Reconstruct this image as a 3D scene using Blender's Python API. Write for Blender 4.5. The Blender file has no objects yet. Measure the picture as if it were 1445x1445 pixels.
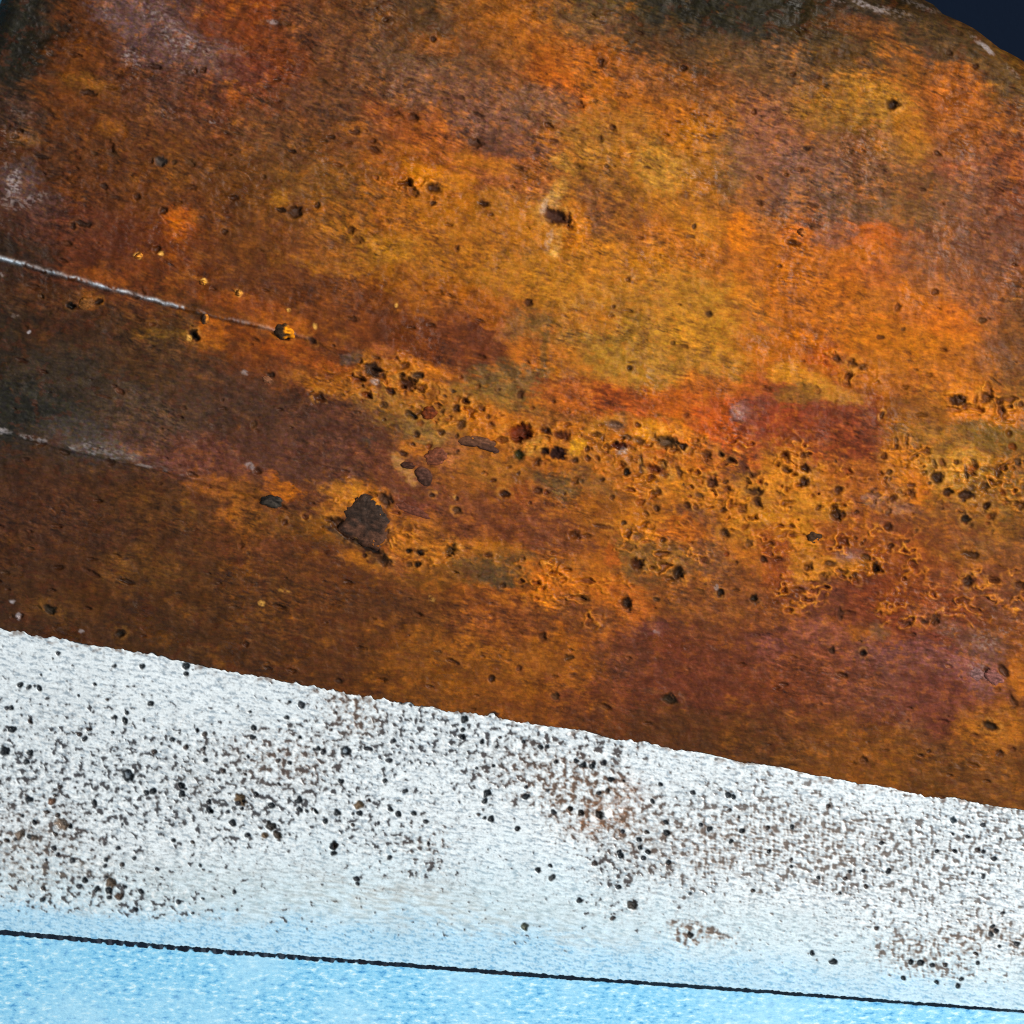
import bpy, math, random
import numpy as np
from mathutils import Vector

# ---------------------------------------------------------------- camera, light
# plane units: 1 u = 1/1445 of the frame width = 0.0554 mm; the frame is 80 mm wide
S = 0.08 / 1445.0
CEN = 722.5
ZREF = 60.0 * S
LENS = 200.0
DIST = 0.08 * LENS / 36.0
scene = bpy.context.scene
col = scene.collection

cam_d = bpy.data.cameras.new('camera')
cam_d.lens = LENS
cam_d.sensor_width = 36.0
cam_d.clip_start = 0.01
cam_d.clip_end = 20.0
cam_d.dof.use_dof = True
cam_d.dof.focus_distance = DIST + ZREF - 58 * S
cam_d.dof.aperture_fstop = 26.0
cam = bpy.data.objects.new('camera', cam_d)
cam.location = (0, 0, DIST + ZREF)
col.objects.link(cam)
scene.camera = cam

world = bpy.data.worlds.new('World')
scene.world = world
world.use_nodes = True
bg = world.node_tree.nodes['Background']
bg.inputs[0].default_value = (0.88, 0.95, 1.0, 1)
bg.inputs[1].default_value = 0.14


def area(name, loc, target, size, power, colour):
    d = bpy.data.lights.new(name, 'AREA')
    d.shape = 'RECTANGLE'
    d.size, d.size_y = size
    d.energy = power
    d.color = colour
    o = bpy.data.objects.new(name, d)
    o.location = loc
    o.rotation_euler = (Vector(target) - Vector(loc)).to_track_quat('-Z', 'Y').to_euler()
    col.objects.link(o)
    return o


area('key_light', (0.215, 0.075, 0.262), (0.005, 0.0, 0), (0.09, 0.09), 1.74, (1.0, 0.96, 0.90))
area('fill_light', (-0.25, -0.42, 0.40), (0, -0.02, 0), (0.40, 0.25), 1.1, (0.80, 0.91, 1.0))  # unseen cool fill lamp, added to light the lower strip

vs = scene.view_settings
vs.view_transform = 'Standard'
vs.look = 'None'
vs.exposure = 0.0
vs.gamma = 1.0
vs.use_curve_mapping = False
scene.cycles.use_denoising = False
scene.cycles.max_bounces = 5
scene.cycles.filter_width = 1.1

# ---------------------------------------------------------------- helpers
rng = np.random.default_rng(7)
random.seed(7)
F = np.float32


def lin(c):
    c = np.asarray(c, dtype=np.float64) / 255.0
    return np.where(c <= 0.04045, c / 12.92, ((c + 0.055) / 1.055) ** 2.4).astype(F)


def noise(x, y, seed):
    ix = np.floor(x)
    iy = np.floor(y)
    fx = (x - ix).astype(F)
    fy = (y - iy).astype(F)
    hx = ix.astype(np.int32).astype(np.uint32) * np.uint32(374761393)
    hy = iy.astype(np.int32).astype(np.uint32) * np.uint32(668265263) + np.uint32((seed * 974634541) & 0xffffffff)

    def grad(dx, dy):
        h = hx + hy + np.uint32((dx * 374761393 + dy * 668265263) & 0xffffffff)
        h = (h ^ (h >> np.uint32(13))) * np.uint32(1274126177)
        a = ((h ^ (h >> np.uint32(16))) & np.uint32(0xffff)).astype(F) * F(2 * math.pi / 65536)
        return np.cos(a) * (fx - dx) + np.sin(a) * (fy - dy)
    ux = fx * fx * fx * (fx * (fx * 6 - 15) + 10)
    uy = fy * fy * fy * (fy * (fy * 6 - 15) + 10)
    a = grad(0, 0)
    b = grad(1, 0)
    c = grad(0, 1)
    d = grad(1, 1)
    return ((a + (b - a) * ux) * (1 - uy) + (c + (d - c) * ux) * uy) * F(1.5)


def fbm(x, y, seed, octv=4, gain=0.55):
    s = 0
    a = 1.0
    t = 0
    for k in range(octv):
        s = s + F(a) * noise(x * F(2.03 ** k), y * F(2.03 ** k), seed + 17 * k)
        t += a * a
        a *= gain
    return s / F(math.sqrt(t))


def sstep(a, b, x):
    t = np.clip((x - a) / (b - a), 0, 1)
    return (t * t * (3 - 2 * t)).astype(F)


def curve(pts):
    xs = np.array([p[0] for p in pts], float)
    ys = np.array([p[1] for p in pts], float)
    return lambda x: np.interp(x, xs, ys)


class Raster:
    """a table of the surface at one sample per unit, read by the mesh builders"""

    def __init__(self, x0, y0, x1, y1):
        self.x0, self.y0 = x0, y0
        self.w, self.h = x1 - x0, y1 - y0
        self.X, self.Y = np.meshgrid(np.arange(x0, x1, dtype=F), np.arange(y0, y1, dtype=F))
        self.col = np.zeros((self.h, self.w, 3), F)
        self.z = np.zeros((self.h, self.w), F)
        self.bare = np.zeros((self.h, self.w), F)

    def win(self, cx, cy, r):
        a = max(0, int(cx - r - self.x0))
        b = min(self.w, int(cx + r - self.x0) + 2)
        c = max(0, int(cy - r - self.y0))
        d = min(self.h, int(cy + r - self.y0) + 2)
        if b <= a or d <= c:
            return None
        return (slice(c, d), slice(a, b))

    def radius(self, w, cx, cy, rx, ry, ang, warp, amount):
        a = math.radians(ang)
        dx = self.X[w] - F(cx) + warp[0][w] * F(amount)
        dy = self.Y[w] - F(cy) + warp[1][w] * F(amount)
        s = dx * F(math.cos(a)) + dy * F(math.sin(a))
        n = -dx * F(math.sin(a)) + dy * F(math.cos(a))
        return np.sqrt((s / F(rx)) ** 2 + (n / F(ry)) ** 2)

    def sample(self, arr, x, y):
        fx = np.clip(np.asarray(x, F) - self.x0, 0, self.w - 1.001)
        fy = np.clip(np.asarray(y, F) - self.y0, 0, self.h - 1.001)
        ix = fx.astype(int)
        iy = fy.astype(int)
        tx = fx - ix
        ty = fy - iy
        if arr.ndim == 3:
            tx = tx[..., None]
            ty = ty[..., None]
        return ((arr[iy, ix] * (1 - tx) + arr[iy, ix + 1] * tx) * (1 - ty)
                + (arr[iy + 1, ix] * (1 - tx) + arr[iy + 1, ix + 1] * tx) * ty)


# ---------------------------------------------------------------- the lines of the blade
ridge_high = curve([(-200, 320), (0, 365), (100, 393), (200, 420), (290, 444), (420, 474), (560, 520),
                    (760, 578), (1000, 640), (1445, 735), (1600, 765)])
ridge_low = curve([(-200, 560), (0, 607), (120, 638), (230, 664), (380, 703), (520, 745), (720, 780),
                   (960, 826), (1200, 880), (1445, 930), (1600, 960)])
bevel_top_c = curve([(-200, 850), (0, 887), (100, 905), (200, 921), (300, 942), (400, 961), (470, 975), (600, 997),
                     (700, 1012), (800, 1028), (1000, 1065), (1100, 1083), (1200, 1103), (1300, 1120), (1445, 1143),
                     (1600, 1170)])
edge_line = curve([(-200, 1302.5), (0, 1320.5), (100, 1329.5), (200, 1338.5), (300, 1347), (420, 1356), (560, 1366),
                   (700, 1377), (850, 1388), (1000, 1398.5), (1150, 1409.5), (1300, 1421.5), (1445, 1432.5), (1600, 1445.5)])
top_line = curve([(-200, -60), (1050, -60), (1170, -45), (1250, -25), (1300, -6), (1318, 4), (1330, 20), (1352, 30),
                  (1375, 42), (1395, 58), (1410, 70), (1445, 84), (1510, 116), (1600, 170)])
arris = curve([(-200, -48), (1050, -45), (1120, -20), (1175, 1), (1215, 10), (1255, 24), (1295, 36), (1330, 44), (1365, 56),
               (1392, 74), (1425, 100), (1460, 140), (1510, 190), (1600, 260)])


def bevel_top(x):
    x = np.asarray(x, F)
    z = np.zeros_like(x)
    k = 0.35 + 1.3 * np.clip(noise(x / 75, z + 0.7, 9) + 0.35, 0, 1)
    return bevel_top_c(x) + k * (2.2 * noise(x / 13, z + 3.3, 5) + 1.5 * noise(x / 4.5, z + 1.3, 6)) + 2.5 * noise(x / 60, z, 8)


def left_end(y):
    return np.interp(y, [-120, 0, 60, 140, 300, 700, 1500], [35, 7, -12, -34, -52, -62, -70])


X_RIGHT = 1510.0
EDGE_Z = 9.0


def base_height(x, y):
    """thickness profile of the blade in units above the sheet"""
    r1 = ridge_high(x)
    r2 = ridge_low(x)
    bt = bevel_top_c(x)
    ed = edge_line(x)
    soft = np.interp(x, [0, 300, 600, 1445], [1.2, 4, 26, 45])     # the ridges are eaten away to the right
    za = 126 - 0.012 * (r1 - y) - 0.00007 * np.maximum(r1 - y - 100, 0) ** 2
    z1 = 126.0
    zb = z1 - (y - r1) * 0.125
    z2 = z1 - (r2 - r1) * 0.125
    zc = z2 - (y - r2) * 0.150
    z3 = z2 - (bt - r2) * 0.150
    zd = z3 + (y - bt) / (ed - bt) * (EDGE_Z - z3)
    t1 = 1 / (1 + np.exp(-np.clip((y - r1) / soft, -40, 40)))
    t2 = 1 / (1 + np.exp(-np.clip((y - r2) / soft, -40, 40)))
    z = za * (1 - t1) + zb * t1
    z = z * (1 - t2) + zc * t2
    z = np.where(y > bt, zd, z)
    # rolled-over back corner
    d = np.maximum(arris(x) - y + 14, 0)
    z = z - 0.030 * d ** 2 * np.interp(x, [0, 1050, 1200, 1445], [0.3, 0.4, 0.7, 0.7])
    z = z - 0.02 * np.maximum(30 - (x - left_end(y)), 0) ** 2
    return z


# ---------------------------------------------------------------- rust face
R = Raster(-90, -90, 1540, 1200)
X, Y = R.X, R.Y
wx = fbm(X / 90, Y / 90, 11, 4)
wy = fbm(X / 90, Y / 90, 31, 4)
mx = fbm(X / 17, Y / 17, 12, 3)
my = fbm(X / 17, Y / 17, 32, 3)
fx_ = noise(X / 5, Y / 5, 13)
fy_ = noise(X / 5, Y / 5, 33)
warp_big = (wx * 0.75 + mx * 0.25, wy * 0.75 + my * 0.25)
warp_small = (mx * 0.6 + fx_ * 0.5, my * 0.6 + fy_ * 0.5)

# rolling grain directions: steeper towards the back of the blade
slope = np.interp(Y[:, 0], [-90, 250, 600, 1150], [0.42, 0.34, 0.25, 0.17]).astype(F)[:, None]
gy = Y - slope * (X - F(722)) + 6 * wy
gx = X + slope * Y
st1 = noise(gx / 34, gy / 5.5, 41)
st2 = noise(gx / 15, gy / 3.0, 42)
st3 = noise(gx / 8, gy / 1.9, 43)
streak = st1 * 0.6 + st2 * 0.65 + st3 * 0.6
gr1 = noise(X / 2.3, Y / 2.3, 44)
med = fbm(X / 46, Y / 34, 45, 4, 0.62)
med2 = fbm(gx / 60, gy / 22, 46, 4, 0.62)
blot = fbm(X / 15, Y / 12, 47, 3, 0.6)

GX = np.arange(0, 1441, 120)
GRID = [  # oxide colours; uneven light over the face is included in them
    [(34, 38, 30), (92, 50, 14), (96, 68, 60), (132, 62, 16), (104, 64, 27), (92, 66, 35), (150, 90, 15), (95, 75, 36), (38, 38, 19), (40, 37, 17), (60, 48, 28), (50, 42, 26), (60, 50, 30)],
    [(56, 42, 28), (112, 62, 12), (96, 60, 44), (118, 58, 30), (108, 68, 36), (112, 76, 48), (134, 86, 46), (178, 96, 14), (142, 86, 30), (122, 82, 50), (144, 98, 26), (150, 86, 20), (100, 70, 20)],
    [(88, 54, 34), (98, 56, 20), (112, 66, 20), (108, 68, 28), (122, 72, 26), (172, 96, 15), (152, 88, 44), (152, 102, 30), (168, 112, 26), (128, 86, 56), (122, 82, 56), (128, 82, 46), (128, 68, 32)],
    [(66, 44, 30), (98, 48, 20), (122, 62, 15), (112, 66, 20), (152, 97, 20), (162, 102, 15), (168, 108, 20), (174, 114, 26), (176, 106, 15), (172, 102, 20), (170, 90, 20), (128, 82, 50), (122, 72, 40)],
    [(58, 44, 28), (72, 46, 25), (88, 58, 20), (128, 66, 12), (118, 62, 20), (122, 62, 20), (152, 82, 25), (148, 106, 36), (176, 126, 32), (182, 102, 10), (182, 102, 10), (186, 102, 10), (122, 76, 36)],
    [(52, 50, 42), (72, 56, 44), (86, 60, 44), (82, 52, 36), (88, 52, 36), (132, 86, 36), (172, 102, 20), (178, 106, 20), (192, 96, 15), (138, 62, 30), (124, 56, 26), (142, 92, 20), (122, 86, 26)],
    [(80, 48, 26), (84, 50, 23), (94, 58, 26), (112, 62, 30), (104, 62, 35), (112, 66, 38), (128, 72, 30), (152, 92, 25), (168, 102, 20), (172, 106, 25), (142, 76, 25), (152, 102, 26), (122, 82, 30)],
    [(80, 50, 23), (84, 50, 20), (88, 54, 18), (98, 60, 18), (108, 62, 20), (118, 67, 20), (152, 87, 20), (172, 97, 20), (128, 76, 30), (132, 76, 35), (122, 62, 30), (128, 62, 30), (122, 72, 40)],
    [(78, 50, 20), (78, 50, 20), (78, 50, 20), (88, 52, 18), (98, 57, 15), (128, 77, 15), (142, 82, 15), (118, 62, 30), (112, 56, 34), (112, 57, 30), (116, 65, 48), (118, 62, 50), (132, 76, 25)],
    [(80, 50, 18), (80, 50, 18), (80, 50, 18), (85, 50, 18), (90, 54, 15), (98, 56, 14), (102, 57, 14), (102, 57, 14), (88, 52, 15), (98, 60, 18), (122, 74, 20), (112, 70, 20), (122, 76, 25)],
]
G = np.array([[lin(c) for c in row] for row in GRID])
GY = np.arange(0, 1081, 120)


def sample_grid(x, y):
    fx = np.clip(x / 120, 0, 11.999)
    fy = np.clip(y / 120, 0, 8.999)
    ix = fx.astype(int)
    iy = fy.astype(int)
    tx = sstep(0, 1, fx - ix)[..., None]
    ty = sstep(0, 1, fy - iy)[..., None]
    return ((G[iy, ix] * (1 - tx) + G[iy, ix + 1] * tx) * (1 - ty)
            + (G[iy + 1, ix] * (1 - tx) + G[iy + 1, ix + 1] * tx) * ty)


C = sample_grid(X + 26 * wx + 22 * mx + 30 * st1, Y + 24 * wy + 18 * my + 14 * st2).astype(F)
# mottled oxide: ochre, red-brown and mauve-grey scale mixed by patches
def blend(mask, colour):
    global C
    C = C + (lin(colour) - C) * mask[..., None]


blend(0.30 * sstep(0.25, 0.8, med) * sstep(-200, 500, X), (176, 112, 22))
blend(0.32 * sstep(0.3, 0.85, -med), (96, 46, 20))
blend(0.22 * sstep(0.35, 0.9, med2), (122, 88, 50))
blend(0.20 * sstep(0.4, 0.9, -med2), (120, 62, 14))

# oxide patches: x, y, half length, half width, slope, colour, opacity, edge softness
PATCH = [
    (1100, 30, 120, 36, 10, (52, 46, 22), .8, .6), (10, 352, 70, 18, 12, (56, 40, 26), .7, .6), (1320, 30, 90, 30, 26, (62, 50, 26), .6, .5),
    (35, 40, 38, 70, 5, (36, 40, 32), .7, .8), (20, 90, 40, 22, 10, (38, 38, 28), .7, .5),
    (230, 48, 95, 36, 28, (112, 86, 86), .85, .25), (300, 92, 78, 26, 22, (108, 78, 72), .75, .35), (205, 80, 40, 24, 30, (104, 76, 74), .7, .4),
    (30, 262, 30, 26, 60, (98, 82, 84), .7, .5), (55, 290, 55, 22, 10, (92, 66, 62), .7, .6), (40, 200, 22, 12, 10, (130, 92, 50), .6, .5),
    (25, 165, 40, 30, 10, (80, 60, 50), .5, .6),
    (252, 318, 24, 26, 0, (176, 92, 8), .85, .4), (160, 185, 22, 10, 0, (150, 92, 14), .6, .5), (130, 125, 40, 14, 10, (132, 88, 20), .6, .6),
    (330, 145, 10, 10, 0, (172, 96, 20), .6, .5), (150, 395, 34, 10, 10, (150, 82, 16), .7, .5), (300, 95, 14, 40, 60, (110, 82, 74), .5, .5),
    (70, 320, 60, 30, 10, (96, 56, 44), .5, .6), (180, 330, 70, 26, 10, (104, 54, 34), .55, .6),
    (385, 60, 70, 34, 20, (120, 60, 15), .6, .6), (370, 110, 60, 24, 20, (124, 58, 34), .6, .6),
    (470, 60, 70, 34, 20, (112, 74, 48), .5, .6), (450, 150, 70, 26, 10, (104, 70, 46), .6, .6), (600, 100, 80, 24, 15, (110, 84, 58), .6, .6),
    (612, 62, 34, 18, 20, (152, 90, 28), .6, .5), (560, 175, 46, 22, 30, (150, 78, 28), .6, .5), (650, 150, 110, 34, 24, (126, 88, 66), .75, .4),
    (700, 185, 80, 26, 24, (124, 84, 66), .7, .4), (760, 150, 46, 40, 20, (128, 94, 72), .7, .5), (690, 205, 50, 14, 20, (92, 62, 52), .6, .5),
    (690, 50, 60, 30, 30, (150, 90, 18), .6, .5), (610, 195, 46, 22, 30, (148, 80, 24), .7, .5),
    (620, 255, 46, 18, 12, (204, 130, 12), .85, .45), (590, 240, 34, 10, 20, (196, 124, 16), .6, .5), (690, 235, 60, 12, 16, (196, 116, 20), .7, .5),
    (640, 300, 90, 26, 14, (176, 112, 18), .7, .6), (520, 350, 80, 22, 10, (176, 122, 24), .7, .6), (400, 284, 16, 12, 0, (184, 116, 30), .75, .5),
    (460, 260, 70, 40, 14, (132, 92, 28), .5, .7), (400, 200, 70, 30, 16, (112, 76, 40), .6, .6), (720, 290, 40, 20, 10, (176, 118, 28), .6, .6),
    (440, 345, 70, 20, 10, (120, 66, 26), .6, .6), (480, 420, 110, 34, 14, (112, 58, 20), .75, .5), (380, 400, 70, 30, 14, (104, 58, 24), .6, .6),
    (640, 490, 90, 34, 12, (108, 54, 22), .7, .6), (690, 500, 46, 28, 10, (100, 50, 26), .5, .5), (560, 460, 60, 20, 14, (112, 58, 18), .6, .5),
    (640, 420, 80, 24, 10, (156, 90, 16), .6, .6), (700, 430, 50, 30, 10, (160, 92, 18), .5, .6), (715, 470, 14, 18, 0, (172, 106, 56), .55, .5),
    (560, 500, 30, 8, 20, (170, 100, 52), .6, .5),
    (810, 85, 60, 26, 20, (182, 96, 14), .75, .5), (790, 110, 40, 20, 20, (172, 90, 12), .7, .5), (860, 130, 60, 20, 24, (184, 104, 18), .75, .5),
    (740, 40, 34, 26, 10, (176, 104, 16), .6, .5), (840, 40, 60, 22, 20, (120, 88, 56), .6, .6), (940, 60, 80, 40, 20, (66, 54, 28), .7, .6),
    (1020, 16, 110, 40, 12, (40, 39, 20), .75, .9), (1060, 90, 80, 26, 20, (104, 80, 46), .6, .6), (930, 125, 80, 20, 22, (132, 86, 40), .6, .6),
    (960, 180, 56, 30, 10, (176, 104, 14), .8, .4), (985, 200, 30, 30, 10, (184, 112, 14), .7, .4), (880, 180, 60, 30, 30, (168, 114, 34), .7, .5),
    (830, 200, 44, 26, 40, (164, 116, 40), .7, .5), (935, 240, 36, 30, 10, (180, 134, 48), .75, .5), (860, 270, 60, 20, 14, (140, 92, 28), .6, .6),
    (800, 235, 20, 12, 30, (188, 142, 56), .7, .5), (880, 320, 60, 34, 10, (140, 88, 36), .7, .5), (840, 300, 22, 44, -20, (116, 74, 44), .7, .5),
    (1030, 240, 26, 50, 0, (128, 96, 58), .7, .5), (1075, 210, 44, 60, -10, (142, 96, 72), .7, .5), (1070, 170, 40, 30, 20, (148, 94, 62), .6, .5),
    (785, 268, 14, 18, 30, (200, 150, 64), .6, .5), (770, 300, 14, 26, 10, (214, 170, 100), .8, .5), (778, 345, 10, 20, 10, (222, 176, 96), .75, .5),
    (760, 320, 40, 26, 10, (188, 122, 16), .7, .5), (812, 330, 24, 26, 10, (206, 126, 10), .85, .4), (815, 300, 16, 14, 0, (192, 110, 14), .7, .4),
    (975, 325, 34, 26, 0, (196, 128, 18), .8, .5), (1045, 330, 22, 26, 0, (214, 124, 8), .85, .4), (930, 335, 40, 22, 10, (176, 104, 16), .6, .5),
    (780, 400, 100, 36, 8, (184, 126, 26), .7, .6), (890, 380, 70, 30, 8, (188, 122, 20), .7, .6), (960, 420, 90, 34, 8, (178, 126, 36), .7, .6),
    (740, 470, 24, 34, 0, (136, 96, 40), .7, .5), (760, 455, 22, 14, 0, (112, 88, 40), .6, .5), (745, 505, 30, 26, 0, (172, 100, 20), .8, .3),
    (790, 515, 28, 22, 0, (184, 106, 22), .85, .3), (768, 500, 6, 30, 10, (110, 82, 34), .7, .5), (730, 540, 60, 22, 6, (112, 90, 46), .8, .45), (700, 550, 50, 18, 8, (118, 92, 46), .7, .5),
    (875, 480, 90, 30, 6, (148, 112, 34), .65, .6), (890, 520, 66, 28, 4, (176, 134, 42), .7, .6), (960, 510, 70, 26, 6, (160, 116, 40), .7, .5),
    (1000, 470, 70, 50, 6, (182, 128, 32), .7, .5), (1040, 440, 40, 40, 0, (186, 136, 36), .6, .5), (830, 455, 40, 18, 10, (188, 118, 22), .6, .5),
    (820, 560, 70, 22, 8, (166, 86, 22), .8, .4), (885, 572, 56, 20, 6, (146, 66, 18), .85, .4), (780, 590, 60, 18, 6, (140, 88, 34), .7, .5),
    (960, 580, 60, 30, 10, (190, 92, 10), .85, .4), (1020, 590, 40, 40, 0, (180, 82, 12), .8, .4), (1000, 545, 44, 14, 16, (182, 92, 12), .7, .4),
    (915, 612, 30, 18, 20, (232, 156, 24), .85, .5), (960, 612, 26, 12, 40, (222, 140, 24), .8, .5), (850, 600, 34, 12, -20, (178, 124, 40), .7, .5),
    (1060, 590, 34, 26, 10, (116, 62, 44), .85, .35), (1042, 584, 12, 12, 0, (146, 106, 100), .7, .6), (1110, 600, 60, 28, 8, (146, 62, 26), .8, .4),
    (1200, 606, 54, 30, 4, (120, 52, 21), .7, .5), (1150, 625, 50, 24, 10, (132, 62, 22), .6, .6), (1235, 610, 22, 26, 0, (118, 58, 30), .5, .4),
    (1020, 655, 50, 22, 40, (104, 62, 40), .85, .35), (1040, 660, 26, 16, 20, (102, 60, 46), .7, .4), (975, 720, 26, 34, -30, (96, 58, 42), .8, .4),
    (985, 640, 40, 24, 20, (206, 120, 22), .6, .5), (960, 690, 50, 22, 20, (198, 128, 24), .75, .5), (1060, 690, 40, 24, 10, (206, 142, 40), .6, .5),
    (1110, 670, 44, 34, 0, (206, 138, 30), .7, .5), (1060, 740, 36, 30, 40, (198, 134, 28), .75, .5), (1115, 745, 40, 22, 30, (206, 140, 24), .8, .4),
    (815, 630, 14, 14, 0, (220, 164, 28), .85, .4), (757, 630, 16, 12, -20, (196, 150, 56), .8, .5), (800, 600, 20, 8, 0, (196, 118, 20), .6, .5),
    (735, 605, 26, 20, 0, (206, 124, 14), .6, .5), (870, 645, 50, 20, 6, (178, 116, 36), .6, .5), (780, 685, 36, 18, 10, (104, 86, 50), .8, .5), (840, 680, 36, 16, 14, (124, 92, 48), .6, .5),
    (700, 720, 90, 40, 8, (132, 74, 38), .7, .6), (760, 760, 60, 24, 8, (122, 68, 40), .7, .5), (740, 690, 40, 18, 10, (146, 76, 28), .6, .5),
    (900, 745, 34, 24, 10, (196, 122, 22), .85, .4), (965, 750, 34, 20, 10, (192, 100, 20), .9, .25), (890, 780, 40, 30, 0, (136, 98, 44), .75, .5),
    (930, 790, 50, 22, 8, (142, 104, 44), .7, .5), (1000, 785, 30, 26, 0, (122, 84, 56), .7, .5), (860, 790, 12, 26, 0, (196, 96, 22), .85, .35), (820, 800, 44, 14, 10, (158, 96, 24), .6, .5),
    (850, 812, 80, 14, 10, (108, 84, 48), .55, .5), (700, 800, 80, 24, 6, (106, 84, 44), .7, .5), (690, 785, 30, 10, 6, (110, 86, 46), .6, .5), (700, 812, 26, 14, 20, (92, 74, 46), .8, .35),
    (785, 815, 40, 18, 8, (210, 120, 20), .8, .4), (770, 848, 26, 18, 10, (210, 124, 16), .85, .4), (830, 820, 40, 26, 6, (204, 112, 18), .8, .4),
    (870, 845, 34, 22, 10, (196, 102, 24), .85, .35), (895, 862, 18, 20, 0, (190, 98, 26), .8, .3), (1060, 780, 34, 26, 0, (176, 104, 24), .6, .5),
    (1095, 790, 30, 40, -10, (144, 68, 28), .65, .5), (1160, 800, 46, 24, 10, (192, 128, 36), .85, .35), (1195, 783, 22, 10, 0, (150, 108, 96), .7, .5),
    (1215, 800, 24, 14, 20, (184, 118, 28), .75, .4), (1250, 760, 70, 30, 10, (146, 78, 26), .6, .5), (1300, 745, 70, 22, 6, (122, 66, 36), .7, .5),
    (1190, 835, 50, 22, 6, (116, 58, 28), .8, .4), (1165, 850, 34, 26, 30, (112, 64, 48), .6, .5), (1240, 850, 50, 30, 30, (118, 52, 20), .7, .5),
    (1290, 810, 60, 40, 10, (134, 68, 24), .6, .5), (1300, 870, 26, 22, 0, (156, 92, 48), .6, .5), (1360, 830, 50, 30, 10, (134, 80, 44), .6, .5),
    (1420, 850, 40, 30, 20, (120, 74, 44), .5, .5), (1155, 890, 50, 16, 12, (146, 88, 70), .6, .5), (1215, 900, 20, 18, 0, (166, 98, 26), .85, .35), (1240, 890, 14, 12, 0, (128, 92, 60), .7, .4),
    (930, 895, 60, 26, -10, (112, 60, 38), .7, .55), (940, 930, 60, 34, 20, (116, 58, 32), .7, .6), (870, 930, 50, 26, 6, (108, 62, 36), .65, .5),
    (920, 885, 24, 12, 0, (118, 66, 58), .6, .5), (1100, 920, 60, 34, 6, (124, 68, 46), .7, .5), (1085, 915, 26, 22, 0, (128, 74, 66), .6, .5),
    (1270, 940, 80, 34, 6, (124, 78, 72), .75, .5), (1240, 970, 90, 34, 4, (118, 72, 56), .7, .5), (1380, 950, 40, 34, 30, (140, 92, 88), .7, .4),
    (1320, 990, 60, 34, 10, (118, 62, 46), .7, .5), (1370, 905, 50, 24, 20, (118, 84, 66), .6, .5), (1150, 960, 90, 40, 6, (124, 64, 26), .5, .6),
    (1400, 1030, 50, 30, 10, (164, 102, 22), .8, .5), (1438, 955, 12, 26, 0, (178, 106, 20), .8, .4), (1200, 1050, 90, 34, 8, (134, 82, 20), .6, .6),
    (980, 1030, 90, 30, 6, (96, 58, 18), .6, .6), (790, 930, 70, 34, 10, (156, 92, 16), .7, .5), (730, 930, 60, 40, 10, (146, 88, 18), .6, .6), (640, 920, 80, 46, 10, (138, 84, 16), .6, .6),
    (820, 870, 46, 22, 6, (112, 68, 34), .7, .5), (740, 870, 40, 24, 10, (116, 66, 32), .6, .5), (600, 860, 70, 24, 8, (104, 64, 26), .6, .6), (700, 880, 50, 34, 20, (128, 68, 26), .5, .5), (520, 850, 70, 30, 8, (96, 58, 26), .6, .6),
    (1130, 335, 30, 18, 0, (200, 104, 16), .85, .4), (1225, 335, 34, 18, 0, (190, 92, 12), .9, .3), (1200, 360, 60, 16, 0, (198, 104, 14), .8, .4), (1130, 375, 70, 30, 0, (192, 104, 14), .7, .5),
    (1170, 330, 34, 20, 10, (118, 82, 68), .6, .4), (1140, 265, 50, 50, 10, (122, 88, 68), .7, .5), (1190, 290, 40, 26, 20, (112, 86, 66), .7, .5), (1110, 190, 34, 30, 20, (140, 92, 66), .6, .5), (1120, 230, 40, 20, 20, (124, 86, 70), .6, .5),
    (1230, 150, 66, 26, 24, (176, 124, 32), .85, .45), (1280, 190, 34, 26, 40, (172, 112, 26), .8, .4), (1190, 165, 60, 26, 10, (142, 102, 26), .7, .5), (1170, 140, 40, 20, 10, (150, 104, 26), .6, .5), (1275, 215, 40, 20, 10, (156, 108, 34), .7, .5),
    (1350, 130, 44, 34, 30, (172, 94, 14), .75, .5), (1320, 105, 60, 24, 20, (140, 82, 22), .7, .5), (1335, 240, 16, 14, 10, (198, 96, 16), .9, .3), (1370, 170, 50, 34, 10, (146, 84, 20), .7, .5),
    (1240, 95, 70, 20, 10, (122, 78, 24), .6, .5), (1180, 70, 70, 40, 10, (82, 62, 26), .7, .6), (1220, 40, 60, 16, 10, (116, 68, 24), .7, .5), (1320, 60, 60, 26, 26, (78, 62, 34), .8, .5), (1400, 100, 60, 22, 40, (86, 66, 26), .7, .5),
    (1360, 280, 70, 40, 20, (120, 79, 53), .7, .5), (1430, 300, 60, 60, 20, (116, 64, 36), .6, .6), (1280, 260, 70, 26, 18, (120, 86, 50), .6, .5), (1400, 350, 60, 34, 10, (116, 74, 50), .7, .5), (1260, 300, 60, 20, 16, (110, 86, 48), .6, .5), (1350, 240, 50, 20, 20, (140, 88, 62), .5, .5),
    (1300, 420, 50, 34, 40, (204, 110, 8), .9, .25), (1330, 450, 44, 22, 10, (202, 104, 10), .85, .3), (1180, 430, 60, 40, 0, (190, 104, 10), .6, .5), (1230, 430, 34, 20, 0, (168, 100, 18), .7, .5), (1100, 440, 60, 60, 0, (186, 100, 10), .6, .5),
    (1350, 480, 30, 12, 0, (204, 120, 12), .6, .5), (1340, 510, 70, 34, 10, (172, 102, 14), .7, .5), (1260, 490, 70, 34, 6, (192, 110, 10), .7, .5), (1430, 480, 34, 70, 0, (112, 72, 32), .7, .5), (1310, 400, 60, 16, 30, (128, 84, 56), .5, .5),
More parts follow.
